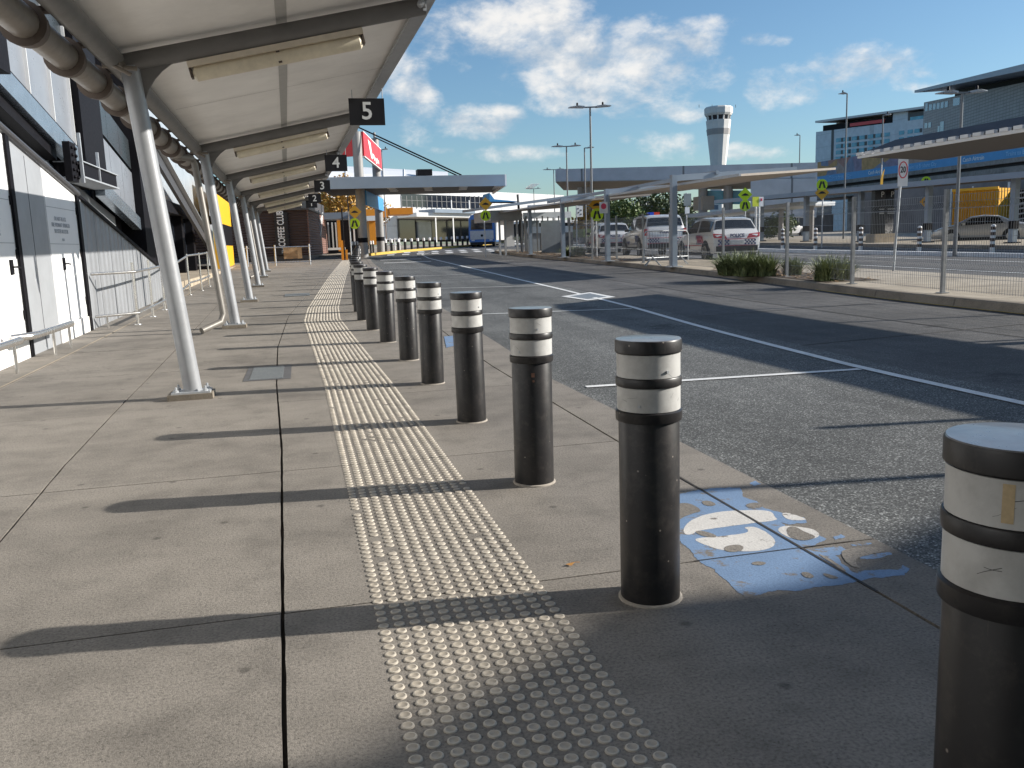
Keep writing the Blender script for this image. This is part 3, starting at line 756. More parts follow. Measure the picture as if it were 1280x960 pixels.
for y in colY:
    X = xo(y); Z = zo(y); g = gz(y)
    base = Vector((-.985 + X, y, g)); top = Vector((-1.235 + X, y, 2.76 + Z))
    b = MB(); b.tube([base + Vector((0, 0, .06)), top], .076, 20); cobj = b.build('column', M['colm'], can)
    b = MB(); b.box((base.x - .2, y - .13, g), (base.x + .17, y + .13, g + .05)); b.build('footing', M['kerb'], cobj)
    b = MB(); b.box((base.x - .17, y - .11, g + .05), (base.x + .15, y + .11, g + .066))
    for dx in (-.13, .11):
        for dy in (-.08, .08): b.lathe([(.02, 0), (.02, .018), (.010, .02), (.010, .045), (.002, .047)], (base.x + dx, y + dy, g + .066), 8)
    b.build('base_plate', M['galv'], cobj)
    b = MB(); b.tube([(-1.30 + X, y, rz(-1.30) - .02 + Z), (1.2 + X, y, rz(1.2) - .02 + Z)], .075, 16); b.build('rafter', M['raft'], can)
    # curved gusset between column and rafter
    pts = []
    cx0, cz0, rr = -.66 + X, rz(-.66) - .58 + Z, .50
    pts.append((-1.215 + X, y, rz(-1.2) - .03 + Z)); pts.append((-.62 + X, y, rz(-.62) - .05 + Z))
    for k in range(10):
        a = math.pi / 2 + (math.pi / 2 + .05) * k / 9; pts.append((cx0 + rr * math.cos(a), y, cz0 + rr * math.sin(a)))
    pts.append((-1.165 + X, y, 2.12 + Z))
    b = MB(); b.prism([(p[0], p[1] - .012, p[2]) for p in pts], (0, .024, 0)); b.build('gusset', M['raft'], can, smooth=False)
    b = MB(); b.bar((-1.30 + X, y - .22, 2.76 + Z), (-1.26 + X, y + .05, 2.72 + Z), .05, .06); b.tube([(-1.42 + X, y - .14, 2.74 + Z), (-1.16 + X, y - .14, 2.72 + Z)], .018, 8)
    b.tube([(-1.42 + X, y - .24, 2.78 + Z), (-1.20 + X, y - .2, 2.66 + Z)], .016, 8); b.build('bracket', M['gutter'], can)
    b = MB(); b.lathe([(.03, -.12), (.03, .02)], (1.16 + X, y - .04, rz(1.16) - .02 + Z), 8, 'Y'); b.cbox((1.2 + X, y, rz(1.2) - .0 + Z), (.03, .13, .15)); b.build('end_cleat', M['galv'], can)
# drain gutter along the back with clamps
gut = MB(); gy = yr(-7, 39, 1.5); gut.tube([(-1.55 + xo(y), y, 2.68 + zo(y)) for y in gy], .10, 18); gobj = gut.build('gutter', M['gutter'], can)
y = -6.5; b = MB()
while y < 38.5:
    X = xo(y); Z = zo(y)
    b.tube([(-1.55 + X, y - .10, 2.675 + Z), (-1.55 + X, y - .095, 2.675 + Z), (-1.55 + X, y + .03, 2.675 + Z), (-1.55 + X, y + .035, 2.675 + Z)], [.10, .140, .128, .10], 20)
    b.bar((-1.50 + X, y, 2.77 + Z), (-1.36 + X, y + .08, 2.80 + Z), .12, .03)
    y += .98
b.build('gutter_clamp', M['clamp'], can)
for yd in (13.9, 32.4):
    X = xo(yd); g = gz(yd); b = MB()
    b.tube([(-1.60 + X, yd - .3, 2.62 + zo(yd)), (-1.36 + X, yd, 2.60 + zo(yd)), (-1.33 + X, yd, 2.52 + zo(yd)), (-1.12 + X, yd + .05, g + .28), (-1.16 + X, yd - .02, g + .16), (-1.42 + X, yd - .25, g + .06)], .05, 12)
    b.build('downpipe', M['downpipe'], can)
# fluorescent battens hung under the rafters
for i, y in enumerate(colY[2:]):
    X = xo(y); Z = zo(y); dz = -.125
    t = thing('batten_light', ['nearest weathered fluorescent batten light under the canopy, beside the first column', 'second batten light from the camera under the canopy, above sign 5', 'third batten light from the camera under the canopy rafters', 'fourth batten light from the camera under the canopy rafters', 'fifth batten light from the camera under the canopy rafters', 'last and farthest batten light, at the end of the canopy'][i],
              'light fixture', (X, y + .02, rz(0) + dz + Z), group='batten lights under the canopy')
    a = Vector((-.79 + X, y + .05, rz(-.79) + dz + Z)); e = Vector((.66 + X, y + .05, rz(.66) + dz + Z)); d = (e - a)
    b = MB(); b.bar(a, e, .15, .05); b.build('housing', M['batten'], t, smooth=False)
    nrm = Vector((-d.z, 0, d.x)).normalized(); off = -nrm * .075
    b = MB(); b.tube([a + d * .015 + off, a + d * .03 + off, a + d * .97 + off, a + d * .985 + off], [.04, .062, .062, .04], 12); b.build('diffuser', M['diffuser'], t)
    b = MB(); b.bar(a + d * .49 + off, a + d * .51 + off, .1, .1); b.bar(a + d * .0 + off * .8, a + d * .012 + off * .8, .1, .085); b.bar(a + d * .988 + off * .8, a + d * 1.0 + off * .8, .1, .085); b.build('end_clip', M['clamp'], t)
# numbered hanging signs
for s, y, w, h in (('5', 12.15, .47, .345), ('4', 19.7, .47, .345), ('3', 27.3, .47, .345), ('2', 34.6, .47, .345), ('1', 38.9, .47, .345)):
    X = xo(y); Z = zo(y); x1 = 1.30 + X; x0 = x1 - w; zt = 3.19 + Z; zb = zt - h
    t = thing('bay_sign', 'black hanging sign with white number %s under the canopy edge' % s, 'sign', ((x0 + x1) / 2, y, zb), group='numbered bay signs')
    b = MB(); b.box((x0, y - .015, zb), (x1, y + .015, zt)); b.build('board', M['black'], t, smooth=False)
    text('numeral', s, h * .92, ((x0 + x1) / 2, y - .018, (zb + zt) / 2), (1, 0, 0), (0, 0, 1), M['letter'], t, bold=.004)
    b = MB(); b.tube([(x1 - .02, y, zt), (x1 - .02, y, 3.36 + Z)], .006, 6); b.tube([(x0 + .05, y, zt), (x0 + .05, y, 3.30 + Z)], .006, 6); b.build('hanger', M['galv'], t)

# ------------------------------------------------------------------ LEFT BUILDING (service doors, glazed ramp above)
WX = -3.4
tb = thing('terminal_wall', 'grey and white terminal side wall with service doors and a sloping glazed ramp above', 'building', (-3.8, 14, 0))
diag = lambda y: 2.76 - .166 * (y - 11.95)
def ypoly(mb, pts, x0, x1):   # polygon in the (y, z) plane given thickness
    mb.prism([(x0, y, z) for y, z in pts], (x1 - x0, 0, 0)); return mb
def panel(name, y0, y1, z0, m, x0=WX, th=.06, par=tb):
    b = MB(); ypoly(b, [(y0, z0), (y1, z0), (y1, diag(y1)), (y0, diag(y0))], x0 - th, x0); return b.build(name, m, par, smooth=False)
d0 = panel('service_door', 10.4, 12.0, .30, M['wallwhite'])
panel('wall_panel', 8.2, 10.38, .02, M['wallgrey'])
panel('wall_panel', 5.0, 8.18, .02, M['wallwhite'])
panel('door_post', 12.0, 12.13, .0, M['dark'], WX + .035, .12)
d1 = panel('wall_panel', 12.14, 13.52, .02, M['wallgrey'])
d2 = panel('service_door', 13.53, 15.28, .30, M['wallwhite'])
panel('door_post', 15.29, 15.44, .0, M['dark'], WX + .035, .12)
panel('edge_trim', 15.45, 15.56, .0, M['galv'], WX + .02, .1)
panel('ribbed_panel', 15.58, 23.6, .05, M['corrgrey'])
b = MB()
for yy in (16.5, 17.6, 18.7, 19.8, 20.9, 12.8): b.box((WX, yy - .006, .06), (WX + .003, yy + .006, diag(yy) - .05))
b.build('panel_joint', M['darkbeam'], tb, smooth=False)
b = MB(); b.box((WX - .06, 10.4, 0), (WX + .02, 11.995, .29)); b.box((WX - .06, 13.53, 0), (WX + .02, 15.28, .29)); b.build('plinth', M['white'], tb, smooth=False)
b = MB(); b.box((WX - .06, 15.58, 0), (WX + .01, 23.6, .05)); b.build('base_rail', M['darkbeam'], tb, smooth=False)
b = MB(); b.tube([(WX + .02, 5, diag(5) + .05), (WX + .02, 15.4, diag(15.4) + .05)], .05, 10); b.build('top_rail', M['darkbeam'], tb)
b = MB(); b.bar((WX + .0, 15.4, diag(15.4) + .02), (WX + .0, 23.7, diag(23.7) + .02), .1, .05); b.build('edge_angle', M['dark'], tb)
lt = mat('door_lettering', (.36, .38, .42), .6)
for s, z in (('DO NOT BLOCK', 1.80), ('FIRE HYDRANT SPRINKLER', 1.71), ('BOOSTER BOOSTER', 1.62)):
    text('lettering', s, .085, (WX + .004, 14.25, z), (0, 1, 0), (0, 0, 1), lt, d2, .002)
text('lettering', 'N.10', .06, (WX + .004, 14.3, 1.50), (0, 1, 0), (0, 0, 1), lt, d2, .002)
for s, z in (('BOOSTER', 1.92), ('HOSE', 1.80), ('HYDRANT', 1.68), ('FLUSHER', 1.56)):
    text('lettering', s, .12, (WX + .004, 11.25, z), (0, 1, 0), (0, 0, 1), lt, d0, .002)
for dd, yy in ((d2, 14.16), (d0, 11.72)):
    b = MB(); b.box((WX, yy - .05, 1.06), (WX + .02, yy + .05, 1.24)); b.tube([(WX + .02, yy, 1.15), (WX + .07, yy, 1.15), (WX + .07, yy + .12, 1.14)], .012, 6); b.build('handle', M['dark'], dd)
for dd, ya_, yb_ in ((d2, 13.55, 15.26), (d0, 10.42, 11.98)):
    b = MB(); zt0, zt1 = diag(ya_) - .12, diag(yb_) - .12
    for (p, q) in (((ya_, .30), (ya_, zt0)), ((yb_, .30), (yb_, zt1)), ((ya_, zt0), (yb_, zt1)), ((ya_, 1.96), (yb_, 1.96)), ((ya_, 1.44), (yb_, 1.44))):
        w_ = .007; b.bar((WX + .001, *p), (WX + .001, *q), .006, w_, (0, 1, 0) if p[0] == q[0] else (0, 0, 1))
    b.build('panel_line', M['wallgrey'], dd, smooth=False)
    b = MB()
    for zz in (.5, 1.25, 1.9): b.tube([(WX + .012, yb_ - .01, zz), (WX + .012, yb_ - .01, zz + .11)], .014, 8)
    b.build('hinge', M['dark'], dd)
# behind and above
b = MB(); b.box((-5.4, -14, 0), (-5.0, 56, 13)); b.build('back_wall', M['wallgrey'], tb, smooth=False)
b = MB(); ypoly(b, [(4, diag(4)), (24, diag(24)), (24, 2.2), (19, 2.9), (17.7, 3.1), (4, 5.5)], -4.5, -4.45); b.build('stair_panel', M['wallgrey'], tb, smooth=False)
gb = lambda y: 4.02 - .18 * (y - 15.7)
fr = []
for k in range(8):
    y0 = 19.3 - (k + 1) * 1.42; y1 = y0 + 1.40
    b = MB(); ypoly(b, [(y0, gb(y0)), (y1, gb(y1)), (y1, gb(y1) + 1.45), (y0, gb(y0) + 1.45)], -4.24, -4.2); b.build('frosted_panel', M['frost'], tb, smooth=False)
    b = MB(); ypoly(b, [(y0, gb(y0) + 1.55), (y1, gb(y1) + 1.55), (y1, gb(y1) + 2.3), (y0, gb(y0) + 2.3)], -4.24, -4.2); b.build('window_pane', M['tinted'], tb, smooth=False)
    b = MB(); ypoly(b, [(y1, gb(y1)), (y1 + .02, gb(y1)), (y1 + .02, gb(y1) + 2.3), (y1, gb(y1) + 2.3)], -4.2, -4.14); b.build('mullion', M['white'], tb, smooth=False)
b = MB(); ypoly(b, [(6, gb(6) + 1.46), (19.3, gb(19.3) + 1.46), (19.3, gb(19.3) + 1.54), (6, gb(6) + 1.54)], -4.24, -4.15); b.build('transom', M['darkbeam'], tb, smooth=False)
b = MB(); ypoly(b, [(6, gb(6) - .05), (19.35, gb(19.35) - .05), (19.35, gb(19.35)), (6, gb(6))], -4.3, -4.1); b.build('sill', M['dark'], tb, smooth=False)
b = MB(); ypoly(b, [(6, gb(6) - .42), (19.35, gb(19.35) - .42), (19.35, gb(19.35) - .05), (6, gb(6) - .05)], -4.3, -4.08); b.build('ramp_channel', M['steelblue'], tb, smooth=False)
b = MB(); ypoly(b, [(6, gb(6) - .70), (17.9, gb(17.9) - .62), (17.9, gb(17.9) - .43), (6, gb(6) - .43)], -4.4, -4.2); b.build('ramp_beam', M['dark'], tb, smooth=False)
b = MB(); b.box((-4.7, 19.38, 2.7), (-4.02, 21.3, 8)); b.box((-4.9, 25.5, .2), (-4.0, 27.4, 8)); b.build('column', M['dark'], tb, smooth=False)
b = MB(); b.box((-4.75, 13.2, 3.9), (-3.9, 14.55, 8)); b.build('column', M['dark'], tb, smooth=False)
b = MB(); b.box((-4.3, 18.0, 2.72), (-3.82, 21.2, 2.98)); b.build('bracket_beam', M['dark'], tb, smooth=False)
b = MB(); b.box((-4.3, 17.98, 2.98), (-3.78, 21.22, 3.0)); b.box((-4.3, 17.98, 2.69), (-3.78, 21.22, 2.72)); b.box((-3.84, 19.4, 2.72), (-3.79, 19.45, 3.3)); b.box((-3.84, 17.95, 2.6), (-3.79, 18.02, 3.5)); b.build('flange', M['galv'], tb, smooth=False)
b = MB(); b.box((-4.0, 17.5, 2.6), (-3.88, 17.95, 3.3))
for k in range(5):
    for yy in (17.6, 17.85): b.lathe([(.03, 0), (.03, .03), (.012, .045)], (-3.88, yy, 2.68 + k * .13), 8, 'X')
b.build('splice_plate', M['dark'], tb)
g2 = lambda y: 2.9 - .16 * (y - 21.4)
for k in range(3):
    y0 = 21.45 + k * 1.35; y1 = y0 + 1.33
    b = MB(); ypoly(b, [(y0, g2(y0)), (y1, g2(y1)), (y1, g2(y1) + 1.15), (y0, g2(y0) + 1.15)], -4.24, -4.2); b.build('frosted_panel', M['frost'], tb, smooth=False)
    b = MB(); ypoly(b, [(y0, g2(y0) + 1.25), (y1, g2(y1) + 1.25), (y1, g2(y1) + 2.0), (y0, g2(y0) + 2.0)], -4.24, -4.2); b.build('window_pane', M['tinted'], tb, smooth=False)
b = MB(); ypoly(b, [(21.3, g2(21.3) - .35), (25.5, g2(25.5) - .35), (25.5, g2(25.5) - .02), (21.3, g2(21.3) - .02)], -4.3, -4.1); b.build('ramp_channel', M['steelblue'], tb, smooth=False)
b = MB(); b.bar((-4.15, 27.3, 4.75), (-4.15, 44, 1.5), .12, .42); b.build('raking_beam', M['darkbeam'], tb, smooth=False)
b = MB(); b.bar((-4.05, 27.3, 4.98), (-4.05, 44, 1.73), .25, .03); b.build('flange', M['galv'], tb, smooth=False)
b = MB(); ypoly(b, [(27.4, 2.9), (50, 2.9), (50, 8), (27.4, 8)], -4.6, -4.55); b.build('ribbed_cladding', M['clear'], tb, smooth=False)
b = MB(); b.box((-4.9, 23.7, .1), (-4.8, 50, 2.9)); b.build('shopfront_glass', M['darkglass'], tb, smooth=False)
b = MB()
for yy in (24.3, 29.5, 33.6, 37.4, 41): b.box((-4.8, yy, .1), (-4.5, yy + .7, 3.0))
b.box((-4.8, 23.7, 2.7), (-4.4, 50, 3.1)); b.build('shopfront_column', M['dark'], tb, smooth=False)
b = MB()
for yy in (26.6, 31.4, 35.4, 39): b.box((-4.78, yy, .1), (-4.7, yy + .35, 2.6))
b.build('shopfront_frame', M['galv'], tb, smooth=False)
b = MB(); b.box((-4.9, 23.7, -.05), (-3.3, 50, .45)); b.build('entry_step', M['conbase'], tb, smooth=False)
# yellow kiosk block further along the wall
ya, yb = atx(273, 300, -3.6)[1], atx(291, 300, -3.6)[1]
yz = atx(281, 233, -3.6)[2]
t = thing('yellow_kiosk', 'bright yellow panelled kiosk with a dark opening, seen between the canopy columns', 'kiosk', (-3.9, ya, gz(ya)))
b = MB(); b.box((-3.80, ya, .3), (-3.62, yb, yz)); b.build('panel', M['yellow'], t, smooth=False)
b = MB(); b.box((-3.62, ya + (yb - ya) * .35, 1.55), (-3.6, yb - .1, 2.6)); b.build('opening', M['dark'], t, smooth=False)
# handrails
t = thing('handrail', 'stainless steel ramp handrail with posts along the grey ribbed wall', 'handrail', (-2.79, 16, .05))
hp = [(-2.78, 16.0), (-2.77, 17.56), (-2.79, 19.2), (-2.82, 21.6), (-2.85, 24.1), (-2.75, 26.0), (-2.75, 28.2)]
for x, y in hp:
    b = MB(); b.tube([(x, y, gz(y)), (x, y, gz(y) + 1.06)], .024, 10); b.lathe([(.06, 0), (.055, .012), (.026, .016)], (x, y, gz(y)), 12); b.build('post', M['stainless'], t)
for hz in (.90, .20):
    b = MB(); pts = [(-3.36, 15.62, gz(15.6) + hz)] + [(x + .03, y, gz(y) + hz + (.12 if y > 23 else 0)) for x, y in hp]
    b.tube(pts, .024, 10); b.build('rail', M['stainless'], t)
b = MB(); b.tube([(-3.2, 15.7, .05), (-3.2, 15.7, .24)], .018, 8); b.build('post', M['stainless'], t)
for lab, ys_, ps in (('short low stainless guard rail in front of the white service door with lettering', (11.05, 12.95), (12.02, 12.8)), ('short low stainless guard rail at the left edge of the photo', (8.9, 10.66), (9.2, 10.45))):
    t = thing('guard_rail', lab, 'guard rail', (-3.1, ys_[0], 0))
    b = MB(); b.tube([(-3.3, ys_[0] - .02, .345), (-3.13, ys_[0] + .12, .35), (-3.1, ys_[0] + .3, .35), (-3.1, ys_[1], .35)], .045, 12); b.build('rail', M['stainless'], t)
    for y in ps: b = MB(); b.tube([(-3.1, y, 0), (-3.1, y, .32)], .018, 8); b.build('post', M['stainless'], t)

# ------------------------------------------------------------------ helpers for far upright things
class Wall:
    """upright wall between two pixel columns of known depth; u runs left to right, v bottom to top"""
    def __init__(s, pxl, tl, bl, dl, pxr, tr, br, dr):
        s.L = V3(atd(pxl, tl, dl)); s.Rr = V3(atd(pxr, tr, dr))
        s.zl = atd(pxl, bl, dl)[2]; s.zr = atd(pxr, br, dr)[2]
        d = s.Rr - s.L; s.r = Vector((d.x, d.y, 0)).normalized(); s.n = Vector((s.r.y, -s.r.x, 0))  # towards viewer
    def p(s, u, v, off=0.0):
        q = s.L.lerp(s.Rr, u); zb = s.zl + (s.zr - s.zl) * u
        return Vector((q.x, q.y, zb + (q.z - zb) * v)) + s.n * off
    def slab(s, mb, u0, v0, u1, v1, off=0.0, th=.3):
        mb.prism([s.p(u0, v0, off), s.p(u1, v0, off), s.p(u1, v1, off), s.p(u0, v1, off)], s.n * -th); return mb
def ybox(mb, px0, py0, px1, py1, Y, dep=.3):
    a = aty(px0, py0, Y); c = aty(px1, py1, Y); e = aty(px1, py0, Y); f = aty(px0, py1, Y)
    mb.box((a[0], Y, min(c[2], f[2])), (e[0], Y + dep, max(a[2], e[2]))); return mb
def pole(mb, px, pyb, pyt, D=None, r=.06, n=10, lean=0):
    if D is None: g = gp(px, pyb)
    else: g = atd(px, pyb, D)
    d = dep_of(g); zt = atd(px, pyt, d)[2]
    mb.tube([(g[0], g[1], g[2] - .05), (g[0] + lean, g[1], zt)], r, n); return Vector((g[0] + lean, g[1], zt)), d
def dep_of(p): return float(CM[:, 2].dot(np.array(p) - EYE))

# ------------------------------------------------------------------ COFFEE SHOP
A_ = np.array([-5.0, 56.3]); B_ = np.array([.59, 56.0]); Cc = gp(409, 319)[:2]; Dd = Cc + (A_ - B_)
zt = aty(388, 262, 56)[2]; g = gz(56)
t = thing('coffee_shop', 'dark brown slatted coffee shop with vertical white lettering at the end of the footpath', 'shop', (-1.5, 56, g))
b = MB(); b.prism([(*p, g - .1) for p in (A_, B_, Cc, Dd)], (0, 0, .12 + .3)); b.build('base', M['darkbeam'], t, smooth=False)
b = MB(); b.prism([(*p, g + .3) for p in (A_, B_, Cc, Dd)], (0, 0, zt - g - .3)); b.build('wall', M['timber'], t, smooth=False)
dv = (Cc - B_); dn = np.array([dv[1], -dv[0]]) / np.linalg.norm(dv)
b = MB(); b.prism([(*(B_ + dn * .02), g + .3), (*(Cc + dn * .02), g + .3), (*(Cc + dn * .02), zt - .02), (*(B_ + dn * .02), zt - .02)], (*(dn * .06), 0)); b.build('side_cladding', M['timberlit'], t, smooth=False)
b = MB(); b.prism([(*p, zt) for p in (A_ - (0, .2), B_ + (.15, -.2), Cc + (.15, 0), Dd)], (0, 0, .1)); b.build('roof', M['darkbeam'], t, smooth=False)
b = MB(); b.prism([(*(p + (0, .6)), zt + .1) for p in (A_, B_ + (-.3, 0), Cc, Dd)], (0, 0, .75)); b.build('roof_plant', M['darkbeam'], t, smooth=False)
p0_ = aty(343, 268, 55.9); p1_ = aty(350, 319, 55.9)
b = MB(); b.box((p0_[0] - .05, 55.85, p1_[2]), (p0_[0] + .75, 56.0, p0_[2] + .1)); sgn = b.build('sign_panel', M['black'], t, smooth=False)
text('lettering', 'COFFEE CLUB', .56, (p0_[0] + .34, 55.84, (p0_[2] + p1_[2]) / 2 + .36), (0, 0, 1), (-1, 0, 0), M['white'], sgn, .02, bold=.012, xs=.62)
text('lettering', 'THE', .26, (p0_[0] + .38, 55.84, p1_[2] + .34), (0, 0, 1), (-1, 0, 0), M['white'], sgn, .02)
b = MB(); q0, q1 = B_ + dv * .55 + dn * .1, B_ + dv * .75 + dn * .1
b.bar((*q0, g + 1.5), (*q1, g + 2.9), .06, .2); b.bar((*(q0 + dv * .05), g + 2.5), (*(q1 + dv * .05), g + 3.2), .06, .2); b.bar((*q0, g + 2.0), (*q0, g + 3.3), .06, .15); b.build('wall_emblem', M['letter'], t, smooth=False)
rp = [gp(322, 332), gp(345, 332), gp(388, 332)]
Yr = float(np.mean([p[1] for p in rp])); t = thing('handrail', 'low steel handrail across the footpath end in front of the coffee shop', 'handrail', (-1, Yr, gz(Yr)))
for px in (310, 345, 388):
    p = aty(px, 331, Yr); b = MB(); b.tube([(p[0], Yr, gz(Yr)), (p[0], Yr, gz(Yr) + 1.05)], .04, 8); b.build('post', M['galv'], t)
xa, xb = aty(300, 310, Yr)[0], aty(389, 310, Yr)[0]
for h_ in (.93, .16): b = MB(); b.tube([(xa, Yr, gz(Yr) + h_), (xb, Yr, gz(Yr) + h_)], .03, 8); b.build('rail', M['stainless'], t)
b = MB(); ybox(b, 354, 310, 377, 323, Yr + .12, .05)
tag(b.build('notice_board', M['board'], smooth=False), 'weathered brown board behind the handrail at the coffee shop', 'board')
# shopfronts behind
t = thing('shop_front', 'low shopfront with blue grey awning and dark openings beyond the coffee shop', 'shop', gp(430, 318))
Y = 70
b = MB(); ybox(b, 404, 266, 447, 273, Y - 3, 3.2); b.build('awning', M['bluegrey'], t, smooth=False)
b = MB(); ybox(b, 398, 274, 448, 318, Y + 1.5, .4); b.build('wall', M['dark'], t, smooth=False)
b = MB()
for px in (409, 414, 418.5, 441): ybox(b, px, 278, px + 1.8, 312, Y + 1.0, .2)
b.build('window_frame', M['white'], t, smooth=False)
b = MB(); ybox(b, 421, 275, 425, 314, Y + .4, .5); b.build('pillar', M['orange'], t, smooth=False)
b = MB(); ybox(b, 409, 310, 432, 312, Y - 1, 1.0); b.build('bench', M['white'], t, smooth=False)
p = gp(430, 325); t = thing('yellow_post', 'orange yellow barrier post standing beside the far bollards', 'post', p)
b = MB(); b.box((p[0] - .12, p[1], p[2]), (p[0] + .1, p[1] + .25, p[2] + 1.15)); b.box((p[0] + .12, p[1], p[2]), (p[0] + .24, p[1] + .25, p[2] + .6)); b.build('body', M['orange'], t, smooth=False)
b = MB(); b.tube([(p[0] + .05, p[1] - .1, p[2]), (p[0] + .05, p[1] - .1, p[2] + 3.0)], .04, 8); b.build('pole', M['dark'], t)

# ------------------------------------------------------------------ foliage helpers
def crown(name, centers, n, leaf, m, parent, seed, flat=1.0):
    r_ = random.Random(seed); vs = []; fs = []
    tot = sum(c[3] ** 2 for c in centers)
    for cx, cy, cz, rr in centers:
        for k in range(int(n * rr * rr / tot)):
            while True:
                x, y, z = r_.uniform(-1, 1), r_.uniform(-1, 1), r_.uniform(-1, 1); q = x * x + y * y + z * z
                if .12 < q < 1 and r_.random() < .35 + .65 * q: break
            sc_ = rr * r_.uniform(.85, 1.15)
            p = Vector((cx + x * sc_, cy + y * sc_, cz + z * sc_ * flat))
            a = Vector((r_.gauss(0, 1), r_.gauss(0, 1), r_.gauss(0, .7))).normalized(); bq = a.cross(Vector((r_.gauss(0, 1), r_.gauss(0, 1), r_.gauss(0, 1)))).normalized()
            s_ = leaf * r_.uniform(.5, 1.3); o = len(vs)
            vs += [p - a * s_, p + bq * s_ * .5, p + a * s_, p - bq * s_ * .5]; fs.append([o, o + 1, o + 2, o + 3])
    mb = MB(); mb.v = vs; mb.f = fs; mb.mi = [0] * len(fs)
    return mb.build(name, m, parent, smooth=False, fixn=False)
def tree(label, base, hgt, rad, m, seed, n=2600, leaf=.2, group=None, trunk_frac=.35):
    r_ = random.Random(seed); base = V3(base)
    t = thing('tree', label, 'tree', base, group=group)
    b = MB(); top = base + Vector((r_.uniform(-.2, .2), r_.uniform(-.2, .2), hgt * .7))
    b.tube([base - Vector((0, 0, .1)), base.lerp(top, .4), top], [hgt * .03, hgt * .022, hgt * .01], 8)
    cs = []
    for k in range(11):
        a = 6.28 * k / 11 + r_.uniform(-.3, .3); rr = rad * r_.uniform(.3, .75); z = base.z + hgt * r_.uniform(trunk_frac + .12, .9)
        c = (base.x + rr * math.cos(a), base.y + rr * math.sin(a), z); cs.append((*c, rad * r_.uniform(.28, .5)))
        b.tube([base.lerp(top, r_.uniform(.4, .8)), V3(c)], [hgt * .012, hgt * .004], 5)
    cs.append((base.x, base.y, base.z + hgt * .82, rad * .5))
    b.build('trunk', M['bark'], t)
    crown('crown', cs, n, leaf, m, t, seed)
    return t
def strap_clump(label, base, rad, hgt, seed, n=150, group='strappy plants behind the fence'):
    r_ = random.Random(seed); base = V3(base)
    vs = []; fs = []
    for k in range(n):
        a = r_.uniform(0, 6.283); lean = r_.uniform(.15, 1.0); L = hgt * r_.uniform(.65, 1.15); w = r_.uniform(.012, .022)
        d = Vector((math.cos(a), math.sin(a), 0)); s_ = Vector((-d.y, d.x, 0)); st = base + Vector((r_.uniform(-1, 1), r_.uniform(-1, 1), 0)) * rad * .35
        o = len(vs)
        for q in range(5):
            u = q / 4; p = st + d * (lean * rad * (u ** 1.5)) + Vector((0, 0, L * (u - .42 * lean * u * u)))
            ww = w * (1 - u * .85); vs += [p - s_ * ww, p + s_ * ww]
        for q in range(4): fs.append([o + 2 * q, o + 2 * q + 1, o + 2 * q + 3, o + 2 * q + 2])
    mb = MB(); mb.v = vs; mb.f = fs; mb.mi = [0] * len(fs)
    t = thing('strap_plant', label, 'plant', base, group=group)
    mb.build('leaves', M['leaf'], t, smooth=False, fixn=False)
    b = MB(); b.lathe([(rad * .3, -.02), (rad * .28, .08), (.02, .14)], base, 10); b.build('crown_base', M['mulch'], t)
    return t

# ------------------------------------------------------------------ RED SIGN PYLON, LINK ROOF, CABLES
g1 = gp(455, 322); g2_ = gp(476.5, 317)
t = thing('sign_pylon', 'twin grey columns carrying red sign panels with white script beside the crossing', 'sign pylon', g1)
d1_, d2_ = dep_of(g1), dep_of(g2_)
c1 = (g1[0], g1[1]); c2 = (g2_[0], g2_[1])
zt1, zt2 = atd(450, 168, d1_)[2], atd(472, 176, d2_)[2]
for (x, y), z, zt_ in ((c1, g1[2], zt1), (c2, g2_[2], zt2)):
    b = MB(); b.tube([(x, y, z - .1), (x, y, zt_)], .30, 18); b.tube([(x, y, zt_), (x, y, zt_ + .45)], .09, 10); co = b.build('column', M['pylon'], t)
    b = MB(); b.tube([(x, y, z + .95), (x, y, z + 1.25)], .31, 18); b.build('collar', M['dark'], co)
u_ = Vector((c2[0] - c1[0], c2[1] - c1[1], 0)).normalized(); nn = Vector((u_.y, -u_.x, 0))
pa = Vector((*c1, 0)) + nn * .3; pb = Vector((*c2, 0)) + nn * .3
za0, za1 = atd(453, 197, d1_)[2], atd(453, 168, d1_)[2]
b = MB(); b.prism([(pa.x, pa.y, za0), (pb.x, pb.y, za0), (pb.x, pb.y, za1), (pa.x, pa.y, za1)], nn * .12); sp_ = b.build('sign_panel', M['red'], t, smooth=False)
b = MB(); b.prism([(pa.x, pa.y, za0 - .06), (pb.x, pb.y, za0 - .06), (pb.x, pb.y, za0), (pa.x, pa.y, za0)], nn * .14); b.prism([(pa.x, pa.y, za1), (pb.x, pb.y, za1), (pb.x, pb.y, za1 + .06), (pa.x, pa.y, za1 + .06)], nn * .14); b.build('sign_edge', M['white'], t, smooth=False)
wid = (pb - pa).length; hh = za1 - za0
mid = pa.lerp(pb, .5) + nn * .13
def onp(u, v): q = pa.lerp(pb, u) + nn * .13; return (q.x, q.y, za0 + hh * v)
b = MB(); b.prism([onp(.20, .86), onp(.34, .82), onp(.40, .38), onp(.50, .42), onp(.50, .26), onp(.40, .12), onp(.34, .14)], nn * .015); b.build('script_initial', M['white'], sp_, smooth=False)
q = onp(.66, .26); text('lettering', 'irgin', hh * .34, q, u_, (0, 0, 1), M['white'], sp_, .02, bold=.02, xs=wid * .36 / (hh * .34 * 2.1))
lx = Vector((c1[0], c1[1], 0)); lu = Vector((-.92, .39, 0)); ln = Vector((-lu.y, lu.x, 0)) * -1
e0 = lx - lu * -.3 ; e1 = lx + lu * 3.2
b = MB(); b.prism([(e0.x, e0.y, za0), (e1.x, e1.y, za0), (e1.x, e1.y, za1 + .1), (e0.x, e0.y, za1 + .1)], (0, .12, 0)); b.build('sign_panel', M['red'], t, smooth=False)
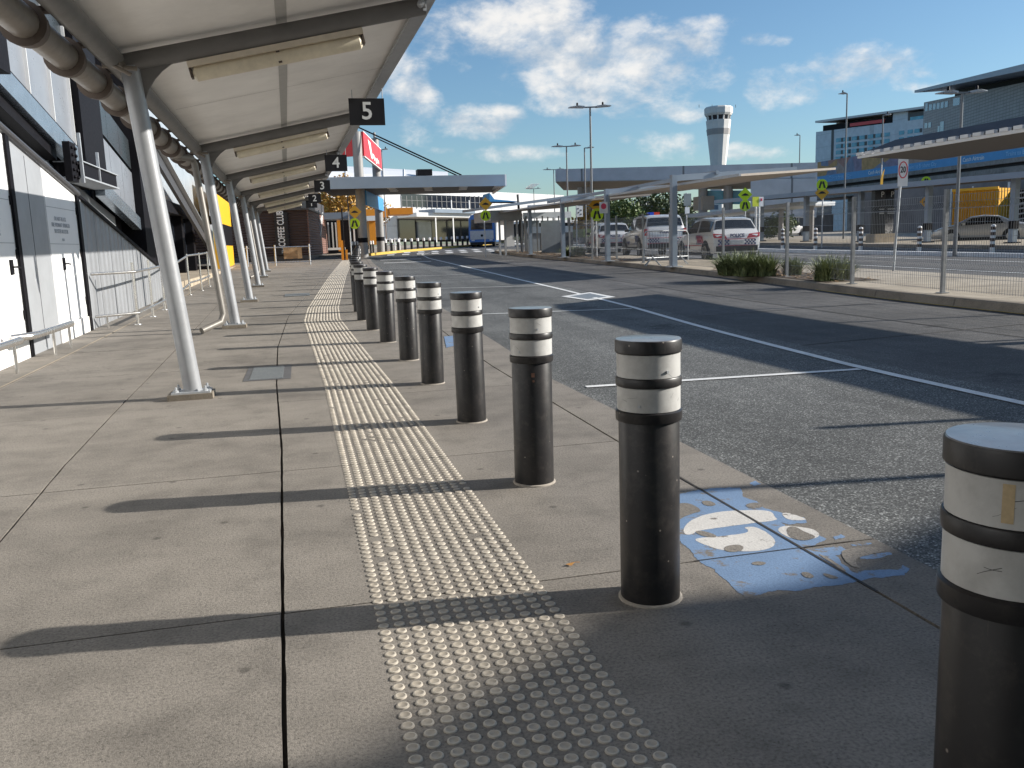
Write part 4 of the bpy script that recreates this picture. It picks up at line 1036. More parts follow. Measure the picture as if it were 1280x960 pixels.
zs0, zs1 = atd(458, 257, d1_)[2], atd(458, 239, d1_)[2]
b = MB(); b.prism([(pa.x, pa.y, zs0), (pb.x, pb.y, zs0), (pb.x, pb.y, zs1), (pa.x, pa.y, zs1)], nn * .1); b.build('information_screen', M['banner'], t, smooth=False)
# link roof spanning the road at the crossing
YL = 54.0
a = aty(396, 226, YL); e = aty(631, 218, YL); f = aty(631, 232, YL); zb_ = f[2]; ztp = e[2]
t = thing('link_roof', 'long blue grey roof beam hung from cables, reaching over the road at the crossing', 'roof', (c1[0], YL, zb_))
b = MB(); b.box((a[0], YL, zb_), (e[0], YL + .3, ztp)); b.build('fascia', M['bluegrey'], t, smooth=False)
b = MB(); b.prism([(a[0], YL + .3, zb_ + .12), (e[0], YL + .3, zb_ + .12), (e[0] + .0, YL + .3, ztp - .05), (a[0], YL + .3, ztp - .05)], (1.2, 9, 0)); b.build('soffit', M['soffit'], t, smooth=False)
b = MB(); b.prism([(e[0], YL, zb_), (e[0], YL, ztp), (e[0] + 1.2, YL + 9.3, ztp), (e[0] + 1.2, YL + 9.3, zb_)], (.1, 0, 0)); b.build('end_fascia', M['white'], t, smooth=False)
b = MB()
for k in range(5):
    x = c2[0] - .6 + k * 2.3
    for j in range(4): b.box((x + j * .22, YL + .6 + j * 1.3, zb_ + .08), (x + j * .22 + .5, YL + 1.0 + j * 1.3, zb_ + .118))
b.build('downlight', M['white'], t, smooth=False)
b = MB()
for (px, py) in ((577, 219), (571, 219.3)):
    tip = aty(px, py, YL + (1 if px > 574 else 4)); b.tube([(c1[0] if px > 574 else c2[0], c1[1] if px > 574 else c2[1], (zt1 if px > 574 else zt2) + (.35 if px > 574 else .1)), tip], .045, 8)
b.build('stay_cable', M['dark'], t)

# ------------------------------------------------------------------ TERMINAL
dT = lambda px: 120 + (px - 497) * .085
t = thing('terminal_building', 'large white airport terminal with dark ribbon window and curved roof', 'building', atd(545, 303, 124))
W = Wall(380, 229, 300, dT(380), 705, 244, 300, dT(705))
b = MB(); W.slab(b, 0, 0, 1, 1, 0, 12); b.build('wall', M['terminal'], t, smooth=False)
def wu(px): return (px - 380) / 325.
vv = lambda px, py: (lambda zt, zb: (atd(px, py, dT(px))[2] - zb) / (zt - zb))(atd(px, 229 + (px - 380) * 15 / 325, dT(px))[2], atd(px, 300, dT(px))[2])
b = MB(); W.slab(b, wu(484), vv(497, 258), wu(594), vv(594, 245.8), .05, .3); gl = b.build('ribbon_window', M['darkglass'], t, smooth=False)
b = MB()
for k in range(19): px = 484 + k * 6.1; W.slab(b, wu(px), vv(px, 260), wu(px + .4), vv(px, 244.0), .09, .1)
W.slab(b, wu(484), vv(540, 251.5), wu(594), vv(540, 251.2), .08, .1); b.build('mullion', M['pylon'], gl, smooth=False)
b = MB(); W.slab(b, wu(540), vv(560, 280), wu(622), vv(560, 269), .05, .3); b.build('window', M['soffit'], t, smooth=False)
b = MB(); W.slab(b, wu(478), vv(520, 300), wu(600), vv(520, 274), .1, .3); b.build('shopfront', M['darkglass'], t, smooth=False)
b = MB(); W.slab(b, wu(500), vv(520, 300), wu(517), vv(520, 277), .4, .3); b.build('poster_wall', M['glasspane'], t, smooth=False)
b = MB(); W.slab(b, wu(478), vv(520, 273), wu(612), vv(520, 268.0), 5, 5); b.build('awning', M['white'], t, smooth=False)
b = MB(); W.slab(b, wu(497), vv(520, 268), wu(546), vv(520, 263.5), 5.5, 4); b.build('awning', M['bluegrey'], t, smooth=False)
b = MB(); W.slab(b, wu(546), vv(550, 268), wu(566), vv(550, 263), 5.2, 3.7); b.build('awning', M['white'], t, smooth=False)
b = MB()
for px in (500, 521, 541, 561, 580, 600): W.slab(b, wu(px), vv(px, 304), wu(px + 1.1), vv(px, 268), 4.9, .12)
b.build('awning_column', M['white'], t, smooth=False)
b = MB()
for px in (520, 542, 563, 583.5): W.slab(b, wu(px), vv(px, 268), wu(px + .9), vv(px, 252), 4.9, .1)
b.build('mast', M['white'], t, smooth=False)
# curved roof
b = MB()
rows = [(232, 1), (222, 3), (214, 7), (208.5, 13), (206, 22)]
P_ = [[atd(px, py + (px - 400) * .055, dT(px) + dd) for px in (385, 440, 500, 560)] for py, dd in rows]
for r0, r1 in zip(P_, P_[1:]): b.strip(r0, r1)
b.build('curved_roof', M['roofwhite'], t)
b = MB()
for px in (432, 452, 478, 505, 532): b.tube([V3(atd(px, py + (px - 400) * .055 - .2, dT(px) + dd)) for py, dd in rows], .1, 5)
b.build('roof_rib', M['letter'], t)
b = MB(); o_ = atd(530, 216, 130); b.cbox((o_[0], o_[1], o_[2]), (2.2, 2, .9)); b.cbox((o_[0], o_[1], o_[2] - 1.0), (1, 1, 1.6)); b.build('roof_plant', M['dark'], t, smooth=False)
# orange kiosk, fascia
t = thing('orange_kiosk', 'orange kiosk with overhanging orange fascia behind the sign pylon', 'kiosk', gp(463, 312))
b = MB(); ybox(b, 461, 276, 469, 306, 76, 3); b.build('body', M['orange'], t, smooth=False)
b = MB(); ybox(b, 447, 262, 484, 271, 80, 2); b.build('back_fascia', M['orange'], t, smooth=False)
b = MB(); ybox(b, 487, 260, 516, 267.5, 84, 4); b.build('fascia', M['orange'], t, smooth=False)
b = MB(); ybox(b, 458, 270, 473, 275.5, 75, 4); b.build('awning', M['white'], t, smooth=False)
tree('autumn tree with yellow and rust leaves behind the coffee shop roof', (aty(424, 300, 82)[0], 82, gz(82)), 6.2, 3.3, M['leafaut'], 3, 2600, .22)
tree('small rust coloured tree between the columns of the red sign pylon', (aty(460, 300, 88)[0], 88, gz(88)), 4.6, 2.2, M['leafaut'], 5, 1100, .2)
# row of terminal bollards
pts = []
b0 = None
tw = [ter[i] for i in range(len(ter))]
def along(pl, s):
    for (x0, y0), (x1, y1) in zip(pl, pl[1:]):
        L_ = math.hypot(x1 - x0, y1 - y0)
        if s <= L_: return (x0 + (x1 - x0) * s / L_, y0 + (y1 - y0) * s / L_)
        s -= L_
    return pl[-1]
def mk_tb():
    t = thing('kerb_bollard', '', 'bollard', (0, 0, 0)); b = MB(); b.lathe([(.11, 0), (.11, .68)], n=12); b.build('post', M['bollard'], t)
    b = MB(); b.lathe([(.114, .68), (.114, .90), (.09, .93)], n=12); b.build('white_top', M['white'], t); return t
proto = mk_tb()
for k in range(24):
    x, y = along([(p[0] - .7, p[1] + .6) for p in ter], 5 + k * 1.62)
    o = proto if k == 0 else copy_tree(proto); o.location = (x, y, gz(y) + .1)
    tag(o, 'white topped black bollard in the curved far row along the yellow kerb', 'bollard', 'white topped bollards along the terminal kerb')
t = thing('pipe_barrier', 'white topped tube barrier between the sign pylon and the curved row of bollards', 'barrier', gp(490, 314))
Yb = gp(490, 314)[1]
b = MB()
for px in (482, 488, 494, 500): p = aty(px, 314, Yb); b.tube([(p[0], Yb, gz(Yb)), (p[0], Yb, gz(Yb) + 1.1)], .05, 8)
b.build('post', M['white'], t)
b = MB()
for h_ in (1.0, .55): b.tube([(aty(481, 310, Yb)[0], Yb, gz(Yb) + h_), (aty(502, 310, Yb)[0], Yb, gz(Yb) + h_)], .045, 8)
b.build('rail', M['white'], t)
proto = None
for k, px in enumerate((441, 444.5, 448, 451.5, 464, 467)):
    p = gp(px, 320 - k * .4); o = thing('crossing_bollard', 'slim white topped bollard at the zebra crossing beside the sign pylon', 'bollard', p, group='slim bollards at the crossing') if proto is None else copy_tree(proto)
    if proto is None:
        proto = o
        b = MB(); b.lathe([(.07, 0), (.07, .75)], n=10); q = b.build('post', M['bollard'], o, world=False)
        b = MB(); b.lathe([(.073, .75), (.073, .97), (.05, 1.0)], n=10); b.build('white_top', M['white'], o, world=False)
    o.location = V3(p)
# bus
bp = gp(603, 308.5)
t = thing('shuttle_bus', 'blue and white shuttle bus stopped at the far kerb under the link roof', 'bus', (0, 0, 0))
def ring(b, pts, L):
    pass
b = MB()
prof = [(-1.2, .45), (1.2, .45), (1.24, 1.2), (1.2, 2.6), (1.0, 2.95), (.6, 3.05), (-.6, 3.05), (-1.0, 2.95), (-1.2, 2.6), (-1.24, 1.2)]
b.prism([(x, 0, z) for x, z in prof], (0, 9, 0)); b.build('body', M['busblue'], t, world=False, smooth=False)
b = MB(); b.prism([(-1.02, -.02, 1.62), (1.02, -.02, 1.62), (.95, -.02, 2.55), (-.95, -.02, 2.55)], (0, -.02, 0)); b.build('windscreen', M['darkglass'], t, world=False, smooth=False)
b = MB(); b.prism([(-1.1, -.02, .7), (1.1, -.02, .7), (1.1, -.02, 1.5), (-1.1, -.02, 1.5)], (0, -.02, 0)); b.build('front_panel', M['letter'], t, world=False, smooth=False)
b = MB(); b.lathe([(.12, -.05), (.12, -.045)], (0, 0, 1.05), 10, 'Y'); b.build('emblem', M['dark'], t, world=False)
b = MB(); b.box((1.245, .3, .6), (1.26, 8.9, 2.5)); b.build('side_panel', M['white'], t, world=False, smooth=False)
b = MB(); b.box((-1.15, .1, .2), (1.15, 8.8, .45)); b.build('chassis', M['plastic'], t, world=False, smooth=False)
for x in (-1.0, 1.0):
    for y in (1.6, 7.2): b = MB(); b.lathe([(.45, -.14), (.48, 0), (.45, .14)], (x, y, .47), 14, 'X'); b.build('wheel', M['tyre'], t, world=False)
for x in (-.85, .85): b = MB(); b.cbox((x, -.03, .62), (.3, .04, .12)); b.build('headlight', M['white'], t, world=False, smooth=False)
t.location = (bp[0], bp[1], gz(bp[1])); t.rotation_euler = (0, 0, R(-16))

# ------------------------------------------------------------------ SIGNS ON POLES
def warn(label, px, pyd, pyc, pyb, D, kind='both', poledx=0, facing=None, dm=M['sigyellow'], diam=None):
    g = gp(px + poledx, pyb); g = g if D is None else atd(px + poledx, pyb, D); d = dep_of(g)
    g = np.array([g[0], g[1], gz(g[1])])
    t = thing('crossing_sign', label, 'road sign', g, group='crossing and hump signs')
    b = MB(); b.tube([(g[0], g[1], g[2]), (g[0], g[1], aty(px, min(pyd, pyc) - 1, g[1])[2])], .035, 8); b.build('pole', M['galv'], t)
    f = Vector((-.23, -.97, 0)) ; r_ = Vector((.97, -.23, 0))
    def disc(py, R_, n, rot, m, nm, off):
        c = V3(aty(px, py, g[1])) + f * off; b = MB()
        b.prism([c + r_ * R_ * math.cos(rot + 6.28318 * k / n) + Vector((0, 0, 1)) * R_ * math.sin(rot + 6.28318 * k / n) for k in range(n)], f * .02); return b.build(nm, m, t, smooth=False), c
    if pyc:
        o, c = disc(pyc, .285, 20, 0, M['sigyellow'], 'round_plate', .05)
        c = c + f * .025
        b = MB()
        for s_ in (-1, 1): b.prism([c + r_ * s_ * x + Vector((0, 0, z)) for x, z in ((.015, .17), (.085, .17), (.185, -.17), (.085, -.17), (.05, .02), (.015, .05))], f * .01)
        b.build('walking_symbol', M['black'], o, smooth=False)
    if pyd:
        o, c = disc(pyd, .37, 4, 0, diam or M['sigorange'], 'diamond_plate', .05)
        c = c + f * .025
        b = MB(); b.prism([c + r_ * x + Vector((0, 0, z)) for x, z in ((-.2, -.05), (-.1, .04), (0, .08), (.1, .04), (.2, -.05))], f * .01); b.build('hump_symbol', M['black'], o, smooth=False)
    return t
warn('amber hump sign above lime crossing sign, left of the sign pylon', 443.5, 265, 279.5, 321, 47, poledx=-4)
warn('amber hump sign above lime crossing sign, beside the blue bus', 607, 255, 269.5, 318, 48)
warn('lime crossing sign under an amber shield, beside the shelter columns', 746, 256, 268.5, 323, 39)
warn('yellow hump sign above lime crossing sign, over the white police wagon', 931, 243.5, 257, 318, 45, diam=M['sigyellow'])
warn('lime crossing sign above an amber diamond, in front of the rail viaduct', 1027, 241, 231, 305, 45, facing=1)
warn('dull backlit crossing sign near the yellow container', 1157, 252, 227, 300, 50, diam=M['sigorange'])
# speed sign
g = gp(1116, 345); d = dep_of(g); t = thing('speed_sign', 'tall white speed sign with red ring and 20 on a leaning grey pole', 'road sign', g)
zt_ = aty(1128, 194, g[1]); zb_ = aty(1128, 233, g[1])
b = MB(); b.tube([(g[0], g[1], g[2]), (zt_[0], zt_[1], zt_[2] - .1)], .03, 8); b.build('pole', M['galv'], t)
f = Vector((-.35, -.94, 0)); r_ = Vector((.94, -.35, 0)); c = (V3(zt_) + V3(zb_)) / 2 + f * .04; hw, hh = .115, (zt_[2] - zb_[2]) / 2
b = MB(); b.prism([c + r_ * x + Vector((0, 0, z)) for x, z in ((-hw, -hh), (hw, -hh), (hw, hh), (-hw, hh))], f * .012); pl = b.build('plate', M['white'], t, smooth=False)
b = MB(); n = 28; ring_o = [(.105 * math.cos(6.2832 * k / n), .2 * math.sin(6.2832 * k / n) + .02) for k in range(n)]; ring_i = [(x * .8, (z - .02) * .88 + .02) for x, z in ring_o]
for k in range(n):
    a_, b_ = k, (k + 1) % n; b.prism([c + f * .013 + r_ * x + Vector((0, 0, z)) for x, z in (ring_o[a_], ring_o[b_], ring_i[b_], ring_i[a_])], f * .004)
b.build('red_ring', M['red'], pl, smooth=False)
text('numeral', '20', .20, c + f * .016 + Vector((0, 0, .02)), r_, (0, 0, 1), M['black'], pl, .004, xs=.62, bold=.004)

# ------------------------------------------------------------------ LAMP POSTS
def lamp(label, px, pyb, pyt, D, arms=2, wpx=26, r=.07, grp='lamp posts'):
    p = atd(px, pyt, D); base = Vector((p[0], p[1], gz(p[1]))); t = thing('lamp_post', label, 'lamp post', base, group=grp)
    b = MB(); b.tube([base, (base.x, base.y, p[2])], [r * .95, r * .65], 10); b.build('pole', M['lampgrey'], t)
    rr = Vector((.97, -.23, 0)); L_ = wpx / F * D
    for s_ in ((-1, 1) if arms == 2 else (arms,)):
        a = V3((base.x, base.y, p[2])); e = a + rr * s_ * L_ + Vector((0, 0, .03))
        b = MB(); b.bar(a, a + rr * s_ * L_ * .3, .08, .06); ar = b.build('arm', M['lampgrey'], t, smooth=False)
        b = MB(); m0 = a + rr * s_ * L_ * .3; m1 = e
        q_ = m0.lerp(m1, .45) + Vector((0, 0, .02)); b.prism([m0 + Vector((0, -.15, -.03)), q_ + Vector((0, -.17, -.05)), m1 + Vector((0, -.1, -.02)), m1 + Vector((0, -.1, .015)), q_ + Vector((0, -.17, .05)), m0 + Vector((0, -.15, .05))], (0, .32, 0)); b.build('lamp_head', M['galv'], t, smooth=False)
        b = MB(); c = m0.lerp(m1, .45) + Vector((0, 0, .06)); b.lathe([(.05, 0), (.05, .12), (.02, .16)], c, 8); b.build('sensor', M['dark'], t)
lamp('tall twin arm lamp post, tallest one beside the bus shelter', 737.5, 320, 134, 42)
lamp('twin arm lamp post left of the tallest one', 708, 310, 183, 58, wpx=18)
lamp('single arm lamp post just behind the tallest twin arm one', 730.5, 310, 185, 62, arms=1, wpx=12)
lamp('distant twin arm lamp post above the shelter roof', 692, 310, 212, 90, wpx=13)
lamp('farthest small twin arm lamp post above the white terminal', 667, 310, 236, 120, wpx=9)
lamp('tall single arm lamp post in front of the hotel', 1059, 300, 117, 58, arms=-1, wpx=9)
lamp('single arm lamp post in front of the middle of the hotel', 1104, 300, 144, 62, arms=1, wpx=9)
lamp('bright twin arm lamp post at the right, before the dark grey building', 1203, 300, 116, 30, wpx=29)
lamp('small single arm lamp post to the right of the control tower', 1000, 300, 169, 90, arms=-1, wpx=6)
lamp('slim single arm lamp post behind the red pylon', 477, 300, 187, 75, arms=1, wpx=8, r=.06)
lamp('slim pale lamp post rising by the lime crossing sign left of the pylon', 434.5, 300, 245, 60, arms=1, wpx=1.5, r=.06)

# ------------------------------------------------------------------ FENCE
fx = lambda y: Lkerb(y) + .42
fpY = [2.4, 5.0, 7.6, 10.1, 12.5, 15.35, 18.3, 22.2, 26.3, 28.9, 31.8, 35.0, 38.5]
t = thing('mesh_fence', 'galvanised welded mesh fence running along the median kerb', 'fence', (fx(12), 12, gz(12) + .13))
HF = 1.64
for y in fpY:
    b = MB(); b.cbox((fx(y), y, gz(y) + .13 + HF / 2 + .03), (.06, .06, HF + .06)); po = b.build('post', M['fencegalv'], t, smooth=False)
    b = MB(); b.cbox((fx(y), y, gz(y) + .137), (.15, .15, .012)); b.build('foot_plate', M['fencegalv'], po, smooth=False)
def wire(b, p, q, w):
    p, q = V3(p), V3(q); d = (q - p).normalized(); u = d.cross(Vector((.3, .8, .5))).normalized(); v = d.cross(u); o = len(b.v)
    for e in (p, q):
        for a in (0, 2.094, 4.189): b.v.append(e + (u * math.cos(a) + v * math.sin(a)) * w)
    for k in range(3): b.f.append([o + k, o + (k + 1) % 3, o + 3 + (k + 1) % 3, o + 3 + k]); b.mi.append(0)
for y0, y1 in zip(fpY, fpY[1:]):
    b = MB(); y0 += .04; y1 -= .04
    n = int((y1 - y0) / .055); zt_ = HF - .03
    for k in range(n + 1):
        y = y0 + (y1 - y0) * k / n; z = gz(y) + .13; x = fx(y)
        pr = [(x, .05), (x, .40), (x + .04, .45), (x, .50), (x, zt_ - .22), (x + .04, zt_ - .17), (x, zt_ - .12), (x, zt_)]
        for (xa, za), (xb, zb) in zip(pr, pr[1:]): wire(b, (xa, y, z + za), (xb, y, z + zb), .0030)
    for h_ in (.07, .27, .40, .50, .72, .94, 1.16, 1.38, zt_ - .22, zt_ - .12, zt_ - .01):
        wire(b, (fx(y0) - .006, y0, gz(y0) + .13 + h_), (fx(y1) - .006, y1, gz(y1) + .13 + h_), .0033)
    b.build('mesh_panel', M['fencegalv'], t, smooth=False, fixn=False)
# plants
for px, py, rr, hh, lab, sd in ((912, 344, .75, 1.0, 'strappy green plant at the left of the clump before the white police wagon', 1), (932, 345, .75, 1.05, 'strappy green plant in the middle of the clump before the white police wagon', 2), (955, 345, .7, .95, 'strappy green plant at the right of the clump before the white police wagon', 3),
                                (990, 344, .5, .75, 'small strappy plant between the long clump and the round bush', 4), (1036, 351, .75, .95, 'large dark strappy bush beside the fence post', 5), (1052, 350, .5, .8, 'narrow strappy plant growing against the fence post right of the dark bush', 6),
                                (722, 320, .95, .85, 'grey green shrub at the foot of the shelter column', 7), (710, 320, .7, .7, 'low dark shrub just left of the grey green one', 8)):
    p = gp(px, py, .13); p[2] = gz(p[1]) + .13
    strap_clump(lab, p, rr * .85, hh * .62, sd, 420)
r_ = random.Random(11); b = MB()
for k in range(900):
    y = r_.choice((r_.uniform(16, 22.6), r_.uniform(30.5, 52))); x = Lkerb(y) + r_.uniform(.22, 1.5); s_ = r_.uniform(.02, .07)
    a = r_.uniform(0, 3.14); p = Vector((x, y, gz(y) + .14 + r_.uniform(0, .05))); d = Vector((math.cos(a), math.sin(a), r_.uniform(-.3, .5))) * s_; e = Vector((-math.sin(a), math.cos(a), r_.uniform(-.4, .4))) * s_ * .5
    b.poly([p - d, p + e, p + d, p - e])
tag(b.build('leaf_litter', M['board'], smooth=False, fixn=False), 'dry leaf litter and bark scattered over the median garden beds', 'leaf litter', kind='stuff')

# ------------------------------------------------------------------ SHELTERS
t = thing('bus_shelter', 'grey steel waiting shelter with thin tan roof on portal columns along the median', 'shelter', (11.2, 25, gz(25) + .13))
b = MB(); b.prism([(11.45, 21.4, 2.74), (11.45, 33.0, 2.80), (15.0, 33.0, 3.0), (15.0, 22.5, 2.95)], (0, 0, .06)); b.build('roof', M['soffitpale'], t, smooth=False)
b = MB(); b.prism([(11.45, 36.0, 2.82), (11.45, 50, 2.90), (15.0, 50, 3.08), (15.0, 36.0, 3.02)], (0, 0, .06)); b.build('roof', M['soffitpale'], t, smooth=False)
b = MB(); b.bar((11.42, 21.4, 2.775), (11.42, 33.0, 2.835), .05, .07); b.bar((11.42, 36, 2.855), (11.42, 50, 2.93), .05, .07); b.build('roof_gutter', M['galv'], t, smooth=False)
for y in (25.1, 31.6, 38.0, 44.5):
    x = 11.18 + (y - 25) * .03; g = gz(y) + .13
    b = MB(); b.cbox((x, y, (g + 3.07) / 2), (.16, .2, 3.07 - g)); co = b.build('column', M['bluegrey'], t, smooth=False)
    b = MB(); b.cbox((x, y, g + .02), (.42, .42, .03)); b.build('foot_plate', M['galv'], co, smooth=False)
    b = MB(); b.bar((x - .08, y, 2.97), (x + 4.2, y + .1, 3.17), .14, .18); b.build('beam', M['bluegrey'], t, smooth=False)
b = MB(); b.bar((12.6, 25, 3.12), (12.8, 44.6, 3.20), .10, .12); b.build('beam', M['bluegrey'], t, smooth=False)
pA = gp(754, 320); b = MB(); c = V3(aty(754.5, 259.5, 31.45)); b.cbox(c, (.32, .02, .42)); pl = b.build('notice_plate', M['letter'], t, smooth=False)
b = MB(); b.lathe([(.1, -.01), (.11, 0)], c + Vector((0, -.012, .05)), 14, 'Y'); b.build('round_symbol', M['livred'], pl, smooth=False)
# glazed shelter further along
t = thing('glazed_shelter', 'glazed grey bus shelter with ribbed fascia further down the median', 'shelter', (13, 52, gz(52)))
b = MB(); ybox(b, 613, 263, 652, 275, 50, 5); b.build('fascia', M['corrgrey'], t, smooth=False)
b = MB(); a = aty(606, 262, 49); e = aty(690, 247, 49); b.prism([(a[0], 49, a[2]), (e[0] + 3, 49, e[2] + .15), (e[0] + 3, 56, e[2] + .25), (a[0], 56, a[2] + .1)], (0, 0, .15)); b.build('roof', M['bluegrey'], t, smooth=False)
b = MB(); b.prism([aty(612, 241, 52), aty(618, 249, 52), aty(650, 252, 52), aty(612, 252, 52)], (0, 2, 0)); b.build('roof_wing', M['banner'], t, smooth=False)
b = MB()
for px in (623, 630, 645, 651, 655): ybox(b, px, 272, px + 2.2, 322, 50.2, .14)
b.build('column', M['galv'], t, smooth=False)
b = MB(); ybox(b, 630, 274, 642, 308, 51, .06); b.build('poster', M['advert'], t, smooth=False)
b = MB(); ybox(b, 656, 276, 674, 316, 51, .05); ybox(b, 676, 276, 700, 316, 47, .05); b.build('glass_screen', M['glasspane'], t, smooth=False)
b = MB()
for k in range(9): ybox(b, 657 + k * 6.8, 270 + (k % 3), 658.3 + k * 6.8, 318, 50.6 - k * .5, .08)
b.build('screen_mullion', M['lampgrey'], t, smooth=False)
b = MB(); ybox(b, 656, 284, 716, 290, 50.9, .04); b.build('screen_rail', M['bluegrey'], t, smooth=False)
b = MB(); ybox(b, 654, 266, 714, 272, 54, .1); b.build('sign_band', M['advert'], t, smooth=False)
b = MB(); ybox(b, 656, 284, 716, 314, 56, .1); b.build('bench_back', M['darkbeam'], t, smooth=False)
t = thing('leaning_post', 'tall thin grey post leaning slightly beside the glazed shelter', 'post', gp(653, 318)); g = gp(653, 318)
b = MB(); b.tube([g, aty(647, 243, g[1])], .07, 8); b.build('shaft', M['darkbeam'], t)
for k, (px, y0, y1) in enumerate(((677, 292, 308), (700.5, 297, 312), (652, 268, 318))):
    p = gp(px, y1); t = tag(None or MB().tube([p, aty(px, y0, p[1])], .09 if k < 2 else .06, 8).tube([aty(px, y0, p[1]), V3(aty(px, y0, p[1])) + Vector((0, 0, .05))], .05, 8).build('white_post', M['white']), ['short white post behind the fence near the glazed shelter', 'short white post beside the low dark shrub', 'tall white post at the right end of the glazed shelter'][k], 'post')
g = gp(721, 312); t = thing('information_sign', 'square white information sign on a pale post near the tallest lamp', 'sign', g)
b = MB(); b.tube([g, aty(720.5, 257, g[1])], .05, 8); b.build('pole', M['white'], t)
b = MB(); ybox(b, 720.5, 257.5, 728.5, 271, g[1] - .1, .04); pl = b.build('plate', M['white'], t, smooth=False)
b = MB()
for xx, yy in ((722, 260), (725.5, 262), (722.5, 265), (725.5, 267)): ybox(b, xx, yy, xx + 1.6, yy + 1.5, g[1] - .115, .01)
b.build('symbol', M['darkbeam'], pl, smooth=False)
# near shelter on the right
t = thing('near_shelter', 'dark underside of a long shelter roof with dashed white edge entering at the right', 'shelter', (12.5, 9, 0))
yy0, yy1 = -6.0, 14.95
b = MB(); b.prism([(10.66, yy0, 2.80), (10.66, yy1 - .8, 2.80), (13.0, yy1 + .4, 2.74), (13.0, yy0, 2.74)], (0, 0, .03)); b.build('roof', M['bluegrey'], t, smooth=False)
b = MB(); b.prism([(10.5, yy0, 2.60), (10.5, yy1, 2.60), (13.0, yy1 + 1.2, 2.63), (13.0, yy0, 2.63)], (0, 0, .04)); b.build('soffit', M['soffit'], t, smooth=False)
b = MB(); b.prism([(10.46, yy0, 2.66), (10.46, yy1, 2.66), (10.64, yy1 - .8, 2.83), (10.64, yy0, 2.83)], (.04, 0, 0)); b.build('fascia', M['darkbeam'], t, smooth=False)
b = MB(); b.bar((10.44, yy0, 2.60), (10.44, yy1, 2.60), .04, .05)
y = yy0
while y < yy1 - .1: b.box((10.40, y, 2.625), (10.47, y + .17, 2.68)); y += .27
b.build('edge_trim', M['white'], t, smooth=False)
for y in (1.0, 7.0):
    b = MB(); b.cbox((12.7, y, (gz(y) + .13 + 2.6) / 2), (.16, .2, 2.6 - gz(y) - .13)); b.build('column', M['bluegrey'], t, smooth=False)

